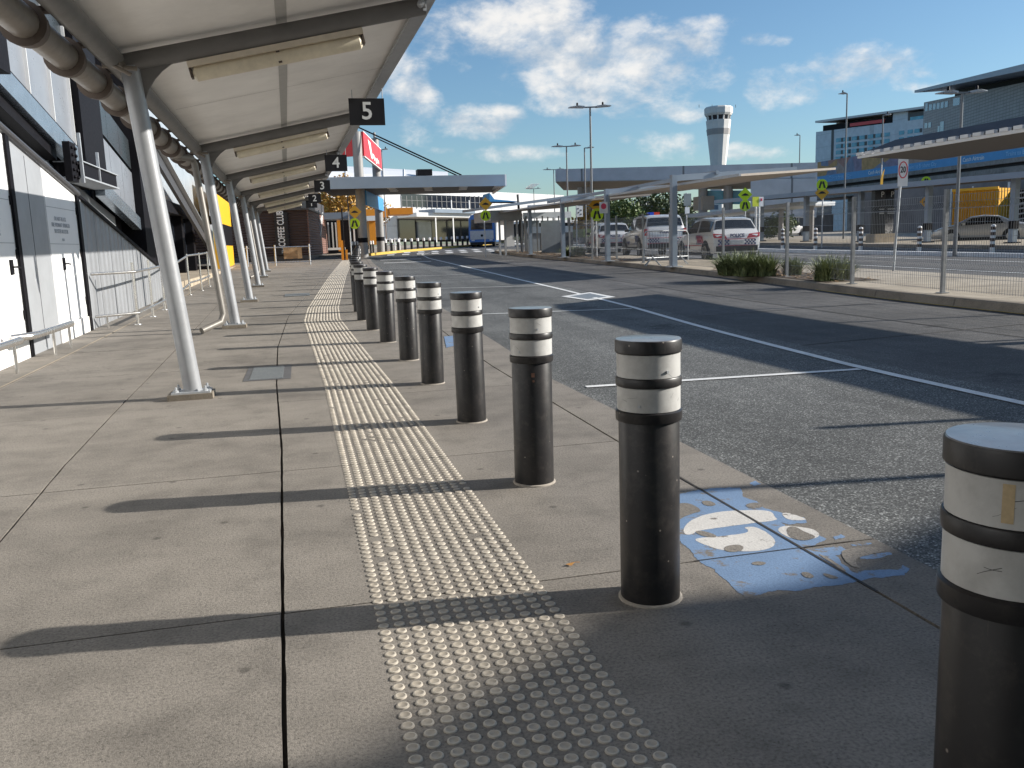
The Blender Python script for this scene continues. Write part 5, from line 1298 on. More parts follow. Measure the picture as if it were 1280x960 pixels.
# ------------------------------------------------------------------ VEHICLES
def car(name, label, loc, heading, body, kind='suv', police=False, Ls=None):
    """x forward (0 = rear bumper), y left"""
    t = thing(name, label, 'car', (0, 0, 0))
    if kind == 'suv':
        L, Wd, Hh, belt, clr = 4.5, 1.86, 1.66, 1.06, .30
        st = [(0.0, .42, .86, .98, .74, .80), (.04, .34, 1.0, 1.04, .90, .86), (.16, .30, 1.05, 1.16, .92, .86), (.42, .30, 1.06, 1.58, .93, .70), (.75, .30, 1.06, 1.64, .93, .71), (1.7, .28, 1.04, 1.67, .93, .73), (2.55, .28, 1.02, 1.60, .93, .70), (3.3, .28, 1.00, 1.08, .93, .80), (3.9, .28, .92, 1.0, .92, .78), (4.35, .32, .78, .84, .86, .74), (4.5, .42, .68, .70, .72, .64)]
        ws = (.82, 3.62); wr = .36; i0, i1, i2, i3 = 2, 3, 6, 7
    elif kind == '4x4':
        L, Wd, Hh, belt, clr = 4.95, 1.98, 1.9, 1.20, .36
        st = [(0.0, .46, 1.0, 1.14, .88, .84), (.03, .42, 1.18, 1.22, .97, .90), (.10, .40, 1.22, 1.34, .98, .90), (.26, .40, 1.23, 1.82, .99, .78), (.6, .38, 1.22, 1.90, .99, .79), (1.9, .38, 1.20, 1.92, .99, .80), (2.9, .38, 1.18, 1.84, .99, .77), (3.55, .38, 1.14, 1.24, .98, .86), (4.3, .38, 1.08, 1.16, .97, .86), (4.8, .42, .92, .98, .92, .84), (4.95, .50, .80, .82, .82, .74)]
        ws = (.95, 3.95); wr = .41; i0, i1, i2, i3 = 2, 3, 6, 7
    else:
        L, Wd, Hh, belt, clr = 4.7, 1.82, 1.44, .92, .22
        st = [(0.0, .38, .72, .82, .70, .66), (.08, .26, .86, .96, .84, .76), (.5, .22, .92, 1.02, .89, .76), (.85, .22, .93, 1.08, .905, .72), (1.55, .20, .93, 1.40, .91, .60), (2.2, .20, .92, 1.45, .91, .62), (2.8, .20, .90, 1.38, .91, .60), (3.55, .20, .88, .98, .90, .74), (4.2, .22, .78, .84, .86, .72), (4.58, .28, .64, .68, .74, .64), (4.7, .36, .54, .56, .6, .54)]
        ws = (.98, 3.75); wr = .33; i0, i1, i2, i3 = 3, 4, 6, 7
    def ringp(s):
        x, zb, zl, zt, w, wt = s
        h = [(w * .93, zb), (w, zb + (zl - zb) * .35), (w * .995, zb + (zl - zb) * .75), (w * .965, zl), (wt, zt - .03), (wt * .8, zt), (0, zt + .012)]
        return [(x, y, z) for y, z in h] + [(x, -y, z) for y, z in h[-2::-1]]
    b = MB(); rings = [ringp(s) for s in st]; n = len(rings[0]); o = len(b.v)
    for r in rings: b.v += [V3(p) for p in r]
    for i in range(len(rings) - 1):
        for k in range(n):
            a, c = o + i * n + k, o + i * n + (k + 1) % n
            b.f.append([a, c, c + n, a + n]); b.mi.append(0)
    b.f.append(list(range(o, o + n))); b.mi.append(0); b.f.append([o + (len(rings) - 1) * n + k for k in range(n)]); b.mi.append(0)
    b.build('body', body, t, world=False)
    def lerp(a, c, u): return V3(a).lerp(V3(c), u)
    def at(i, j, u, off=.012, side=1):
        p = lerp(rings[i][j], rings[i][j + 1], u); p.y = p.y + off; return Vector((p.x, p.y * side, p.z + off * .3))
    for side in (1, -1):
        b = MB()
        lo = [at(i, 3, .10, .012, side) for i in range(i1, i2 + 1)]; hi = [at(i, 3, .86, .012, side) for i in range(i1, i2 + 1)]
        pre = lerp(rings[i0][3], rings[i1][3], .55); lo0 = Vector((pre.x, (abs(pre.y) + .005) * side, pre.z + .06))
        post = lerp(rings[i2][3], rings[i3][3], .78); lo1 = Vector((post.x, (abs(post.y) + .0) * side, post.z + .05))
        b.strip([lo0] + lo + [lo1], [lo0 + Vector((.1, 0, .03))] + hi + [lo1 + Vector((-.05, 0, .02))])
        b.build('side_window', M['carglass'], t, world=False, smooth=False)
        b = MB()
        xm = st[5][0]; p, q = at(5, 3, .05, .016, side), at(5, 3, .9, .016, side); b.bar(p, q, .07, .01, (1, 0, 0)); b.build('door_pillar', body, t, world=False, smooth=False)
        b = MB(); p = at(i3, 3, .0, .0, side); b.cbox(p + Vector((-.35, .1 * side, .12)), (.12, .18, .13)); b.build('wing_mirror', body if kind == 'sedan' else M['plastic'], t, world=False, smooth=False)
        for x in ws:
            y = st[5][4] * .985
            b = MB(); b.lathe([(wr + .085, -.01), (wr + .07, .022)], (x, y * side, wr + .015), 22, 'Y') if side > 0 else b.lathe([(wr + .07, -.022), (wr + .085, .01)], (x, y * side, wr + .015), 22, 'Y'); b.build('wheel_arch', M['plastic'], t, world=False)
            wthing = MB(); ys_ = (y - .17) * side; wthing.lathe([(wr * .72, -.11), (wr * .96, -.10), (wr, -.06), (wr, .06), (wr * .96, .10), (wr * .72, .11)], (x, ys_ + .10 * side, wr), 22, 'Y'); w_ = wthing.build('wheel', M['tyre'], t, world=False)
            b = MB()
            for k in range(7):
                a = 6.2832 * k / 7; c0 = Vector((x, ys_ + .215 * side, wr)); b.bar(c0 + Vector((math.cos(a), 0, math.sin(a))) * .03, c0 + Vector((math.cos(a), 0, math.sin(a))) * wr * .68, .02, .07, (0, 1, 0))
            b.lathe([(wr * .70, -.012), (wr * .66, .012)], (x, ys_ + .2 * side, wr), 22, 'Y'); b.build('rim', M['rim'], w_, world=False)
    # rear glass and windscreen across the top strip
    for (ia, ib, nm, u0, u1) in ((i0, i1, 'rear_window', .12, .86), (i3, i2, 'windscreen', .1, .9)):
        b = MB(); pa = [lerp(rings[ia][j], rings[ib][j], u0) for j in range(4, 9)]; pb = [lerp(rings[ia][j], rings[ib][j], u1) for j in range(4, 9)]
        sg = -1 if nm == 'rear_window' else 1
        off = Vector((sg * .012, 0, .014)); sh = lambda P: [Vector((p.x, p.y * .94, p.z)) + off for p in P]
        b.strip(sh(pa), sh(pb)); b.build(nm, M['carglass'], t, world=False, smooth=False)
    zt_ = st[2][2]
    for side in (1, -1):
        b = MB(); w = st[1][4]
        if kind == '4x4': b.prism([(-.02, side * (w - .12), .98), (.02, side * (w + .01), .98), (.02, side * (w + .01), 1.28), (-.0, side * (w - .12), 1.28)], (.06, 0, 0))
        else: b.prism([(-.025, side * (w - .52), zt_ - .20), (.0, side * (w - .02), zt_ - .16), (.05, side * (w + .012), zt_ + .0), (-.0, side * (w - .42), zt_ - .04)], (.06, 0, 0))
        b.build('tail_lamp', M['tail'], t, world=False, smooth=False)
        b = MB(); xf = st[-2][0]; b.cbox((xf + .02, side * (st[-2][4] - .22), st[-2][2] - .02), (.1, .34, .13)); b.build('headlight', M['glasspane'], t, world=False, smooth=False)
    b = MB(); b.box((-.035, -.8, st[0][1] - .04), (.2, .8, st[0][1] + .16)); b.build('rear_bumper', M['plastic'] if kind != 'sedan' else body, t, world=False, smooth=False)
    b = MB(); b.box((-.03, -.26, st[0][1] + .24), (-.01, .26, st[0][1] + .36)); b.build('number_plate', M['letter'], t, world=False, smooth=False)
    for side in (1, -1): b = MB(); b.bar((.7, side * (st[5][4] * .96), st[5][1] + .03), (L - .8, side * (st[5][4] * .96), st[5][1] + .03), .05, .14); b.build('side_sill', M['plastic'], t, world=False, smooth=False)
    if police:
        w = st[0][4] + .03; z0 = st[0][1] + .20; b = MB(); br = MB(); cs = .062
        for side in (1, -1):
            for k in range(8):
                for j in range(3):
                    yy = side * (.30 + k * cs); xk = -.022 + (0 if abs(yy) < .74 else (abs(yy) - .74) * .2)
                    if (k + j) % 2 == 0 and abs(yy) + cs < w: b.box((xk, min(yy, yy + side * cs), z0 + j * cs), (xk + .02, max(yy, yy + side * cs), z0 + (j + 1) * cs))
        for zz in (z0 - .035, z0 + 3 * cs + .01): br.box((-.02, -w + .06, zz), (.0, w - .06, zz + .022))
        br.box((-.02, .35, z0 - .08), (.0, w - .08, z0 - .04)); br.box((-.02, -w + .08, z0 - .08), (.0, -.35, z0 - .04))
        b.build('livery_check', M['navy'], t, world=False, smooth=False); br.build('livery_stripe', M['livred'], t, world=False, smooth=False)
        text('lettering', 'POLICE', .17, (-.035, 0, zt_ - .10), (0, -1, 0), (.05, 0, 1), M['navy'], t, .01, bold=.006, world=False)
        for side in (1, -1):
            r_ = (-side, 0, 0) if side > 0 else (1, 0, 0)
            yy = side * (st[5][4] + .006)
            text('lettering', 'POLICE', .20, (2.9 if kind == 'suv' else 3.1, yy, .56 + (.1 if kind == '4x4' else 0)), r_ if side < 0 else (-1, 0, 0), (0, 0, 1), M['navy'], t, .012, bold=.006, world=False)
            b = MB(); br = MB()
            for k in range(14):
                for j in range(4):
                    x = 1.15 + k * .07 + j * .05
                    if (k + j) % 2 == 0 and k < 9: b.box((x, min(yy, yy - side * .01), .66 + j * .09), (x + .07, max(yy, yy - side * .01), .75 + j * .09))
            for k in range(5): br.prism([(1.0 + k * .14, yy, .70), (1.07 + k * .14, yy, .70), (1.25 + k * .14, yy, 1.0), (1.18 + k * .14, yy, 1.0)], (0, side * .006, 0))
            br.box((1.2, min(yy, yy + side * .008), .60), (3.2, max(yy, yy + side * .008), .63))
            (b if kind == 'suv' else MB().box((1.0, min(yy, yy + .01), .9), (1.6, max(yy, yy + .01), 1.0))).build('livery_check', M['navy'], t, world=False, smooth=False); br.build('livery_stripe', M['livred'] if kind == 'suv' else M['navy'], t, world=False, smooth=False)
        if kind == '4x4':
            zt2 = st[5][3]; b = MB(); b.box((2.0, -.28, zt2 + .01), (2.3, .0, zt2 + .15)); lb = b.build('beacon', M['beacon'], t, world=False, smooth=False)
            b = MB(); b.box((2.0, .0, zt2 + .01), (2.3, .28, zt2 + .15)); b.build('beacon', M['beaconblue'], t, world=False, smooth=False)
            b = MB(); b.bar((.5, .6, zt2 + .03), (2.6, .6, zt2 + .03), .04, .05); b.bar((.5, -.6, zt2 + .03), (2.6, -.6, zt2 + .03), .04, .05); b.build('roof_rail', M['plastic'], t, world=False, smooth=False)
            b = MB(); b.lathe([(.36, -.09), (.37, 0), (.33, .09)], (-.06, .0, 1.05), 20, 'X'); bx = b
    t.location = V3(loc); t.rotation_euler = (0, 0, heading)
    return t
def place(px, py, D):
    p = atd(px, py, D); return np.array([p[0], p[1], gz(p[1])])
# rear centre of each car in the photo; heading measured from +X
q = place(921, 320, 32.5); car('police_car', 'white police wagon with checked livery and red tail lamps, behind the strappy plants', q, R(84), M['carwhite'], 'suv', True)
q = place(832, 316, 39.5); car('police_car', 'large pale police four wheel drive with roof beacon between two other police cars', q, R(82), M['carwhite'], '4x4', True)
q = place(769, 312, 47); car('police_car', 'white police sedan half hidden by the shelter column, farthest left of the three', q, R(80), M['carwhite'], 'suv', True)
q = place(1287, 300, 45.5); hd = R(90 - 13.8 - 28.5 + 96)
car('parked_car', 'silver sedan parked side-on in front of the yellow container at the right', q, hd, M['carsilver'], 'sedan')
q = place(1010, 286, 75); car('parked_car', 'small white car far behind the fence in the undercroft shade', place(960, 292, 78), R(20), M['carwhite'], 'suv')

# crowd barrier in front of the police cars
p = gp(833, 331, .13); bx_, by_ = p[0], p[1]
t = thing('crowd_barrier', 'folding steel crowd barrier with splayed feet standing before the police four wheel drive', 'barrier', (bx_, by_, gz(by_) + .13))
u_ = Vector((.93, .36, 0)); n_ = Vector((-.36, .93, 0)); o_ = Vector((bx_, by_, gz(by_) + .13))
b = MB(); A, B2 = o_ - u_ * 1.0, o_ + u_ * 1.0
b.tube([A + Vector((0, 0, .12)), A + Vector((0, 0, 1.0)), A + u_ * .1 + Vector((0, 0, 1.1)), B2 - u_ * .1 + Vector((0, 0, 1.1)), B2 + Vector((0, 0, 1.0)), B2 + Vector((0, 0, .12))], .02, 8); b.tube([A + Vector((0, 0, .25)), B2 + Vector((0, 0, .25))], .018, 8); b.build('frame', M['galv'], t)
b = MB()
for k in range(1, 16): q = A + (B2 - A) * k / 16; wire(b, q + Vector((0, 0, .25)), q + Vector((0, 0, 1.1)), .008)
b.build('infill_bars', M['galv'], t, smooth=False)
for s_ in (-.62, .62):
    q = o_ + u_ * s_; b = MB(); b.tube([q + n_ * .38, q + Vector((0, 0, .28)), q - n_ * .38], .018, 8); b.tube([q + u_ * .3, q + Vector((0, 0, .3)), q - u_ * .3], .016, 8); b.build('foot', M['galv'], t)

# ------------------------------------------------------------------ FAR SIDE: delineators, totem, pick-up canopy
proto = None
for k, (px, yb, yt) in enumerate(((978, 312, 288), (1019, 313, 284), (1075.5, 314, 282), (1148.5, 316, 280), (1240, 317, 276))):
    g = gp(px, yb); d = dep_of(g)
    if proto is None:
        o = proto = thing('flexible_post', '', 'post', g)
        b = MB(); b.lathe([(.085, 0), (.085, 1.0), (.07, 1.05), (.02, 1.07)], n=12); q = b.build('post', M['white'], o, world=False)
        for z in (.30, .52, .74, .94): b = MB(); b.lathe([(.088, z - .07), (.088, z + .05)], n=12); b.build('band', M['postband'], q, world=False)
    else: o = copy_tree(proto)
    o.location = (g[0], g[1], gz(g[1]))
    tag(o, ['leftmost brown banded white post along the far kerb, next to the police wagon', 'brown banded white post on the far kerb, left of the dark strappy bush', 'brown banded white post on the far kerb, just right of a fence post', 'brown banded white post on the far kerb, right of the speed sign', 'brown banded white post on the far kerb, in front of the silver sedan'][k], 'post', 'banded posts along the far kerb')
Y = gp(1103, 306)[1] * 1.0; p = gp(1103, 306)
t = thing('totem_sign', 'black two sided totem sign on a concrete plinth behind the fence', 'sign', p)
x0, x1 = aty(1092, 300, Y)[0], aty(1116, 300, Y)[0]; z1 = aty(1105, 233, Y)[2]; z0 = aty(1105, 292, Y)[2]; xm = x0 + (x1 - x0) * .42
b = MB(); b.box((x0 - .15, Y - .3, gz(Y)), (x1 + .05, Y + .5, z0)); b.build('plinth', M['conbase'], t, smooth=False)
b = MB(); b.prism([(x0, Y, z0), (xm, Y - .25, z0), (x1, Y, z0), (x1, Y + .3, z0), (x0, Y + .3, z0)], (0, 0, z1 - z0)); b.build('body', M['totem'], t, smooth=False)
for cx_, s in (((x0 + xm) / 2, 'P'), ((xm + x1) / 2, 'P')):
    text('lettering', s, .42, (cx_, Y - .30, z1 - .45), (1, 0, 0), (0, 0, 1), M['letter'], t, .01)
b = MB()
for k, zz in enumerate((.42, .45, .51)): b.box((x0 + .1, Y - .27, z0 + (z1 - z0) * zz), (xm - .12, Y - .26, z0 + (z1 - z0) * zz + .04)); b.box((xm + .1, Y - .27, z0 + (z1 - z0) * zz), (x1 - .12, Y - .26, z0 + (z1 - z0) * zz + .04))
b.build('small_print', M['letter'], t, smooth=False)
t = thing('feather_flag', 'yellow feather flag rising behind the black totem sign', 'flag', (xm, Y + 2.5, gz(Y)))
b = MB(); a = aty(1100, 300, Y + 2.5); b.tube([(a[0], Y + 2.5, gz(Y)), (aty(1102, 206, Y + 2.5)[0], Y + 2.5, aty(1102, 206, Y + 2.5)[2])], .03, 6); b.build('pole', M['galv'], t)
b = MB(); b.prism([aty(1100.5, 234, Y + 2.4), aty(1103.5, 234, Y + 2.4), aty(1104, 222, Y + 2.4), aty(1106, 211, Y + 2.4), aty(1103.5, 216, Y + 2.4), aty(1101, 224, Y + 2.4)], (0, .03, 0)); b.build('sail', M['yellow'], t, smooth=False)
# pick-up canopy over the far pavement
XP = 30.0
zz = [atx(px, py, XP) for px, py in ((945, 253), (1105, 239), (1280, 219))]
t = thing('pickup_canopy', 'low grey canopy over the far pavement behind the mesh fence', 'canopy', (XP, 40, gz(40)))
b = MB(); ya_, yb_ = 18.0, 60.0; zf = lambda y: 3.0 + .012 * (y - 11) * .9
b.prism([(XP, ya_, zf(ya_)), (XP, yb_, zf(yb_)), (XP + 5.5, yb_, zf(yb_) + .15), (XP + 5.5, ya_, zf(ya_) + .15)], (0, 0, .12)); b.build('roof', M['soffit'], t, smooth=False)
b = MB(); b.bar((XP - .03, ya_, zf(ya_) + .08), (XP - .03, yb_, zf(yb_) + .08), .06, .26); b.build('fascia', M['bluegrey'], t, smooth=False)
for y in (22, 27.5, 33, 38.5, 44, 49.5, 55):
    b = MB(); x = XP + 1.0; b.cbox((x, y, (gz(y) + .14 + zf(y)) / 2), (.26, .26, zf(y) - gz(y) - .14)); co = b.build('column', M['bluegrey'], t, smooth=False)
    b = MB(); b.cbox((x, y, gz(y) + .95), (.30, .30, .35)); b.cbox((x, y, gz(y) + .17), (.5, .5, .05)); b.build('column_base', M['dark'], co, smooth=False)
# undercroft wall
t = thing('undercroft', 'dark glazed undercroft below the rail viaduct with pale columns and tan panels', 'building', (46, 50, gz(50)))
b = MB(); b.prism([(43, 26, 0), (52, 62, 0), (52, 75, 0), (60, 75, 0), (60, 20, 0)], (0, 0, 4.6)); b.build('wall', M['undercroft'], t, smooth=False)
r_ = random.Random(4); dirv = Vector((9, 36, 0)).normalized(); nv = Vector((-dirv.y, dirv.x, 0))
for nm, mm, cnt, zr_, wr_ in (('glass_panel', 'darkglass', 14, (.6, 3.6), (1.2, 2.4)), ('tan_panel', 'soffit', 7, (.6, 2.8), (.8, 1.5)), ('blue_panel', 'bluegrey', 6, (.5, 3.4), (.6, 1.4)), ('pale_column', 'letter', 9, (.4, 4.2), (.16, .3)), ('bright_display', 'advert', 6, (1.4, 2.4), (.4, .9))):
    b = MB()
    for k in range(cnt):
        s_ = r_.uniform(0, 36); w = r_.uniform(*wr_); a = Vector((43, 26, 0)) + dirv * s_ + nv * {'glass_panel': .04, 'tan_panel': .10, 'blue_panel': .16, 'pale_column': .5, 'bright_display': .24}[nm]; e = a + dirv * w
        b.prism([(a.x, a.y, zr_[0]), (e.x, e.y, zr_[0]), (e.x, e.y, zr_[1]), (a.x, a.y, zr_[1])], nv * .05)
    b.build(nm, M[mm], t, smooth=False)
# yellow container
a = atd(1189, 290, 52); e = atd(1246, 290, 50); t = thing('yellow_container', 'big yellow ribbed container behind the silver sedan', 'container', (a[0], a[1], gz(a[1])))
u_ = Vector((e[0] - a[0], e[1] - a[1], 0)); nn = Vector((-u_.y, u_.x, 0)).normalized(); ztop = atd(1215, 237, 51)[2]
cm = corrugated('container_ribs', (.72, .36, .015), .35, 0, .45, .1, .05)
b = MB(); b.prism([(a[0], a[1], gz(a[1]) + .1), (e[0], e[1], gz(a[1]) + .1), (e[0], e[1], ztop), (a[0], a[1], ztop)], nn * 2.4); b.build('shell', cm, t, smooth=False)
b = MB()
for k in range(14):
    q = Vector((a[0], a[1], 0)) + u_ * (k + .5) / 14 - nn * .06; b.prism([(q.x - .05, q.y, gz(a[1]) + .2), (q.x + .05, q.y, gz(a[1]) + .2), (q.x + .05, q.y, ztop - .1), (q.x - .05, q.y, ztop - .1)], nn * .06)
b.build('rib', M['yellow'], t, smooth=False)
b = MB(); q = Vector((a[0], a[1], 0)); b.bar(q - nn * .08 + Vector((0, 0, ztop)), q + u_ - nn * .08 + Vector((0, 0, ztop)), .12, .16); b.build('top_rail', M['yellow'], t, smooth=False)
W2 = Wall(1247, 238, 290, 51, 1282, 236, 286, 50); t = thing('louvre_screen', 'pale blue panel and dark louvre screen to the right of the yellow container', 'screen', W2.p(.5, 0))
b = MB(); W2.slab(b, 0, .1, .3, 1); b.build('pale_panel', M['steelblue'], t, smooth=False)
b = MB(); W2.slab(b, .32, .0, 1.4, 1, -.1); b.build('louvre_back', M['dark'], t, smooth=False)
b = MB()
for k in range(7): b.bar(W2.p(.34, .1 + k * .13, .02), W2.p(1.4, .16 + k * .13, .02), .05, .08)
b.build('louvre_blade', M['galv'], t, smooth=False)
# yellow board pair
g = gp(946, 312); t = thing('notice_sign', 'lime and white notice boards on twin white posts behind the police wagon', 'sign', g); Y = g[1]
b = MB(); ybox(b, 941, 246, 948.5, 258, Y, .05); b.build('lime_board', M['limeboard'], t, smooth=False)
b = MB(); ybox(b, 949, 246, 954.5, 258, Y, .05); pl = b.build('white_board', M['advert'], t, smooth=False)
b = MB(); ybox(b, 951, 248, 953, 251, Y - .03, .03); b.build('symbol', M['livred'], pl, smooth=False)
for px in (945.5, 949.5): p = aty(px, 258, Y); b = MB(); b.tube([(p[0], Y + .06, gz(Y)), (p[0], Y + .06, p[2])], .06, 8); b.build('post', M['white'], t)
g = place(870, 310, 55); t = thing('traffic_sign', 'grey twin backed traffic signs on a post between police cars', 'sign', g); Y = g[1]
b = MB(); p = aty(858, 250, Y); b.tube([(p[0], Y, g[2]), (p[0], Y, aty(858, 241, Y)[2])], .05, 8); b.build('pole', M['galv'], t)
b = MB(); ybox(b, 855, 242, 864, 257, Y - .1, .06); b.build('plate', M['glasspane'], t, smooth=False)
b = MB(); ybox(b, 856.5, 259, 862, 267, Y - .1, .06); b.build('small_plate', M['advert'], t, smooth=False)
b = MB(); ybox(b, 878.5, 245, 893, 262, 74, 2.0); tag(b.build('plant_box', M['soffitpale'], smooth=False), 'beige service box hanging below the link bridge', 'box')

# ------------------------------------------------------------------ RAIL VIADUCT
dl, dr = 157.0, 104.0
t = thing('rail_viaduct', 'raised concrete rail viaduct with blue lettered banner and colourful mural parapet', 'viaduct', atd(1150, 290, 128))
W = Wall(1000, 224.2, 232.2, dl + 4, 1310, 180.5, 191.8, dr - 6)
b = MB(); W.slab(b, 0, 0, 1, 1, .3, .3); bn = b.build('banner', M['banner'], t, smooth=False)
b = MB(); W.slab(b, 0, 1.0, 1, 3.2, 0, .4); b.build('mural', M['mural'], t, smooth=False)
b = MB(); W.slab(b, 0, -.55, 1, -.02, .6, 6); b.build('ledge', M['viaduct'], t, smooth=False)
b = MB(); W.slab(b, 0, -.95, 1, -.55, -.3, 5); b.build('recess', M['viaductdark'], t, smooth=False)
b = MB(); W.slab(b, 0, -2.4, 1, -.95, .2, 8); b.build('deck_beam', M['viaduct'], t, smooth=False)
for u, s in ((.10, 'Catch Airtrain'), (.25, 'Trains to Brisbane City'), (.43, 'Catch Airtrain'), (.62, 'Trains to Brisbane City'), (.80, 'Catch Airtrain'), (.95, 'Trains to Brisbane City')):
    h_ = (W.p(u, 1) - W.p(u, 0)).length
    a, e = W.p(u - .02, .5), W.p(u + .02, .5)
    text('lettering', s, h_ * .72, W.p(u, .5, .32), (e - a), (0, 0, 1), M['white'] if 'Catch' in s else M['bannertxt'], bn, .02)
b = MB()
for u in (.2, .5, .8):
    q = W.p(u, -2.4, -4); b.tube([(q.x, q.y, 0), (q.x, q.y, q.z)], 1.1, 14)
b.build('pier', M['viaduct'], t)
# hotel
W = Wall(1020, 165, 290, 238, 1175, 146, 290, 196)
t = thing('hotel', 'grey blue hotel block with rows of square windows and a flat projecting roof', 'building', W.p(.5, 0))
b = MB(); W.slab(b, 0, 0, 1, 1, 0, 14); b.build('wall', M['hotel'], t, smooth=False)
def hv(px, py):
    u = (px - 1020) / 155.; d = 1 / ((1 - u) / 238 + u / 196)
    q = atd(px, py, d); zb = W.zl + (W.zr - W.zl) * u; tt = W.L.lerp(W.Rr, u); return (q[2] - zb) / (tt.z - zb)
def hu(px):
    u = (px - 1020) / 155.; return u * 196 / ((1 - u) * 238 + u * 196) if True else u
def hu(px):   # perspective-correct position along the wall
    lo, hi = 0., 1.
    for _ in range(30):
        m_ = (lo + hi) / 2; q = W.p(m_, .5); v = CM.T @ (np.array(q) - EYE); x = CX + F * v[0] / v[2]
        if x < px: lo = m_
        else: hi = m_
    return lo
sl = -.12
top = lambda px: 165 + (px - 1020) * sl
b = MB()
for row in range(6):
    for px in (1044, 1053, 1063.5, 1073, 1083.5, 1093, 1104, 1122, 1132.5, 1141, 1152, 1161):
        py = 172 + row * 7.6 + (px - 1050) * sl * (1 - row * .05)
        u0, u1 = hu(px), hu(px + 6.3); W.slab(b, u0, hv(px, py + 4.8), u1, hv(px, py), .08, .1)
wn = b.build('window', M['hotelwin'], t, smooth=False)
b = MB()
for row in range(6):
    for px in (1050.3, 1059.5, 1070, 1079.5, 1090, 1099.5, 1147.5, 1158):
        py = 172 + row * 7.6 + (px - 1050) * sl * (1 - row * .05); W.slab(b, hu(px), hv(px, py + 5), hu(px + 3), hv(px, py), .05, .1)
b.build('spandrel', M['darkbeam'], t, smooth=False)
b = MB(); W.slab(b, hu(1026), 1.0, hu(1112), 1.0 + .055, -.3, 12); b.build('rooftop_bar', M['dark'], t, smooth=False)
b = MB(); W.slab(b, hu(1060), 1.012, hu(1102), 1.042, -.1, .2); b.build('red_lettering_band', M['red'], t, smooth=False)
b = MB(); W.slab(b, hu(1112.5), 1.0, hu(1131), 1.09, -.2, 12); W.slab(b, hu(1028), 1.0, hu(1031), 1.09, -4, 8); b.build('stair_core', M['hotel'], t, smooth=False)
b = MB(); W.slab(b, hu(1131), .985, hu(1170), 1.07, -.3, 12); b.build('terrace_wall', M['darkbeam'], t, smooth=False)
b = MB(); W.slab(b, hu(1134), .985, hu(1162), 1.03, -.2, .3); b.build('terrace_glass', M['hotelwin'], t, smooth=False)
b = MB(); W.slab(b, hu(1022) - .0, 1.085, 1.0, 1.105, 1.2, 16); b.build('roof', M['letter'], t, smooth=False)
b = MB(); W.slab(b, hu(1038), .55, hu(1041), 1.0, .06, .1); W.slab(b, hu(1039), .0, hu(1040.5), .9, .08, .1); b.build('dark_joint', M['darkbeam'], t, smooth=False)
# dark grey building on the right
W = Wall(1155, 128, 290, 150, 1310, 97, 280, 110)
t = thing('carpark_building', 'dark grey mesh clad multi storey building with a flat overhanging roof', 'building', W.p(.6, 0))
b = MB(); W.slab(b, 0, 0, 1, 1, 0, 30); b.build('wall', M['carpark'], t, smooth=False)
q0, q1 = W.p(0, 1.0), W.p(1, 1.0)
W3 = Wall(1151, 112.5, 115.5, 147, 1312, 74, 83, 100)
b = MB(); W3.slab(b, 0, 0, 1, 1, 1.0, 34); b.build('roof', M['bluegrey'], t, smooth=False)
W4 = Wall(1182, 108, 126, 146, 1312, 80, 99, 108)
b = MB(); W4.slab(b, 0, 0, 1, 1.0, -1.5, 25); b.build('top_storey', M['dark'], t, smooth=False)
b = MB(); r_ = random.Random(2)
for (u0, v0, u1, v1) in ((.02, .93, .045, .99), (.06, .93, .09, .975), (.10, .93, .13, .975), (.14, .93, .17, .975), (.18, .93, .21, .975), (.22, .93, .25, .975), (.30, .93, .36, .985), (.16, .73, .18, .80), (.185, .74, .22, .83), (.02, .80, .05, .84), (.06, .80, .09, .84), (.02, .55, .06, .62), (.08, .55, .12, .62)):
    W.slab(b, u0, v0, u1, v1, .05, .1)
b.build('window', M['steelblue'], t, smooth=False)
b = MB(); pts = [(.43, .55), (.44, .63), (.475, .70), (.52, .71), (.55, .675), (.60, .67), (.67, .69), (.70, .67), (.71, .62)]
b.tube([W.p(u, v, .3) for u, v in pts], .55, 6); b.build('wall_mark', M['totem'], t)
# link bridge
Wb = Wall(694, 211.5, 226.5, 80, 1022, 203, 222, 74)
t = thing('link_bridge', 'long elevated grey panelled passenger bridge crossing behind the shelters', 'bridge', atd(860, 290, 77))
b = MB(); Wb.slab(b, .0, 0, 1, 1, 0, 5); b.build('wall', M['bridge'], t, smooth=False)
b = MB(); b.prism([Wb.p(.0, -.02, .0), Wb.p(1, -.02, .0), Wb.p(1, -.55, -3.5), Wb.p(0, -.55, -3.5)], (0, 0, -.05)); b.build('soffit', M['soffitpale'], t, smooth=False)
b = MB(); Wb.slab(b, .76, -2.6, 1.0, -.03, .1, 4.5); b.build('end_block', M['bridge'], t, smooth=False)
b = MB()
for px in (722, 733, 883, 915): 
    u = (px - 694) / 328.; q = Wb.p(u, -.5, -2.5); b.tube([(q.x, q.y, 0), (q.x, q.y, q.z + .4)], .42, 10)
b.build('pier', M['pylon'], t)
b = MB(); Wb.slab(b, .57, -1.7, .75, -.7, -3, .3); b.build('window', M['hotelwin'], t, smooth=False)
# covered walkway roof below the bridge
W5 = Wall(860, 268, 272, 66, 1000, 252, 257, 58); t = thing('walkway_roof', 'thin grey walkway roof on slim columns under the link bridge', 'roof', W5.p(.5, 0))
b = MB(); W5.slab(b, 0, 0, 1, 1, 0, 4); b.build('slab', M['galv'], t, smooth=False)
b = MB()
for u in (.1, .4, .7, .95): q = W5.p(u, .2, -2); b.tube([(q.x, q.y, 0), (q.x, q.y, q.z)], .18, 8)
b.build('column', M['pylon'], t)
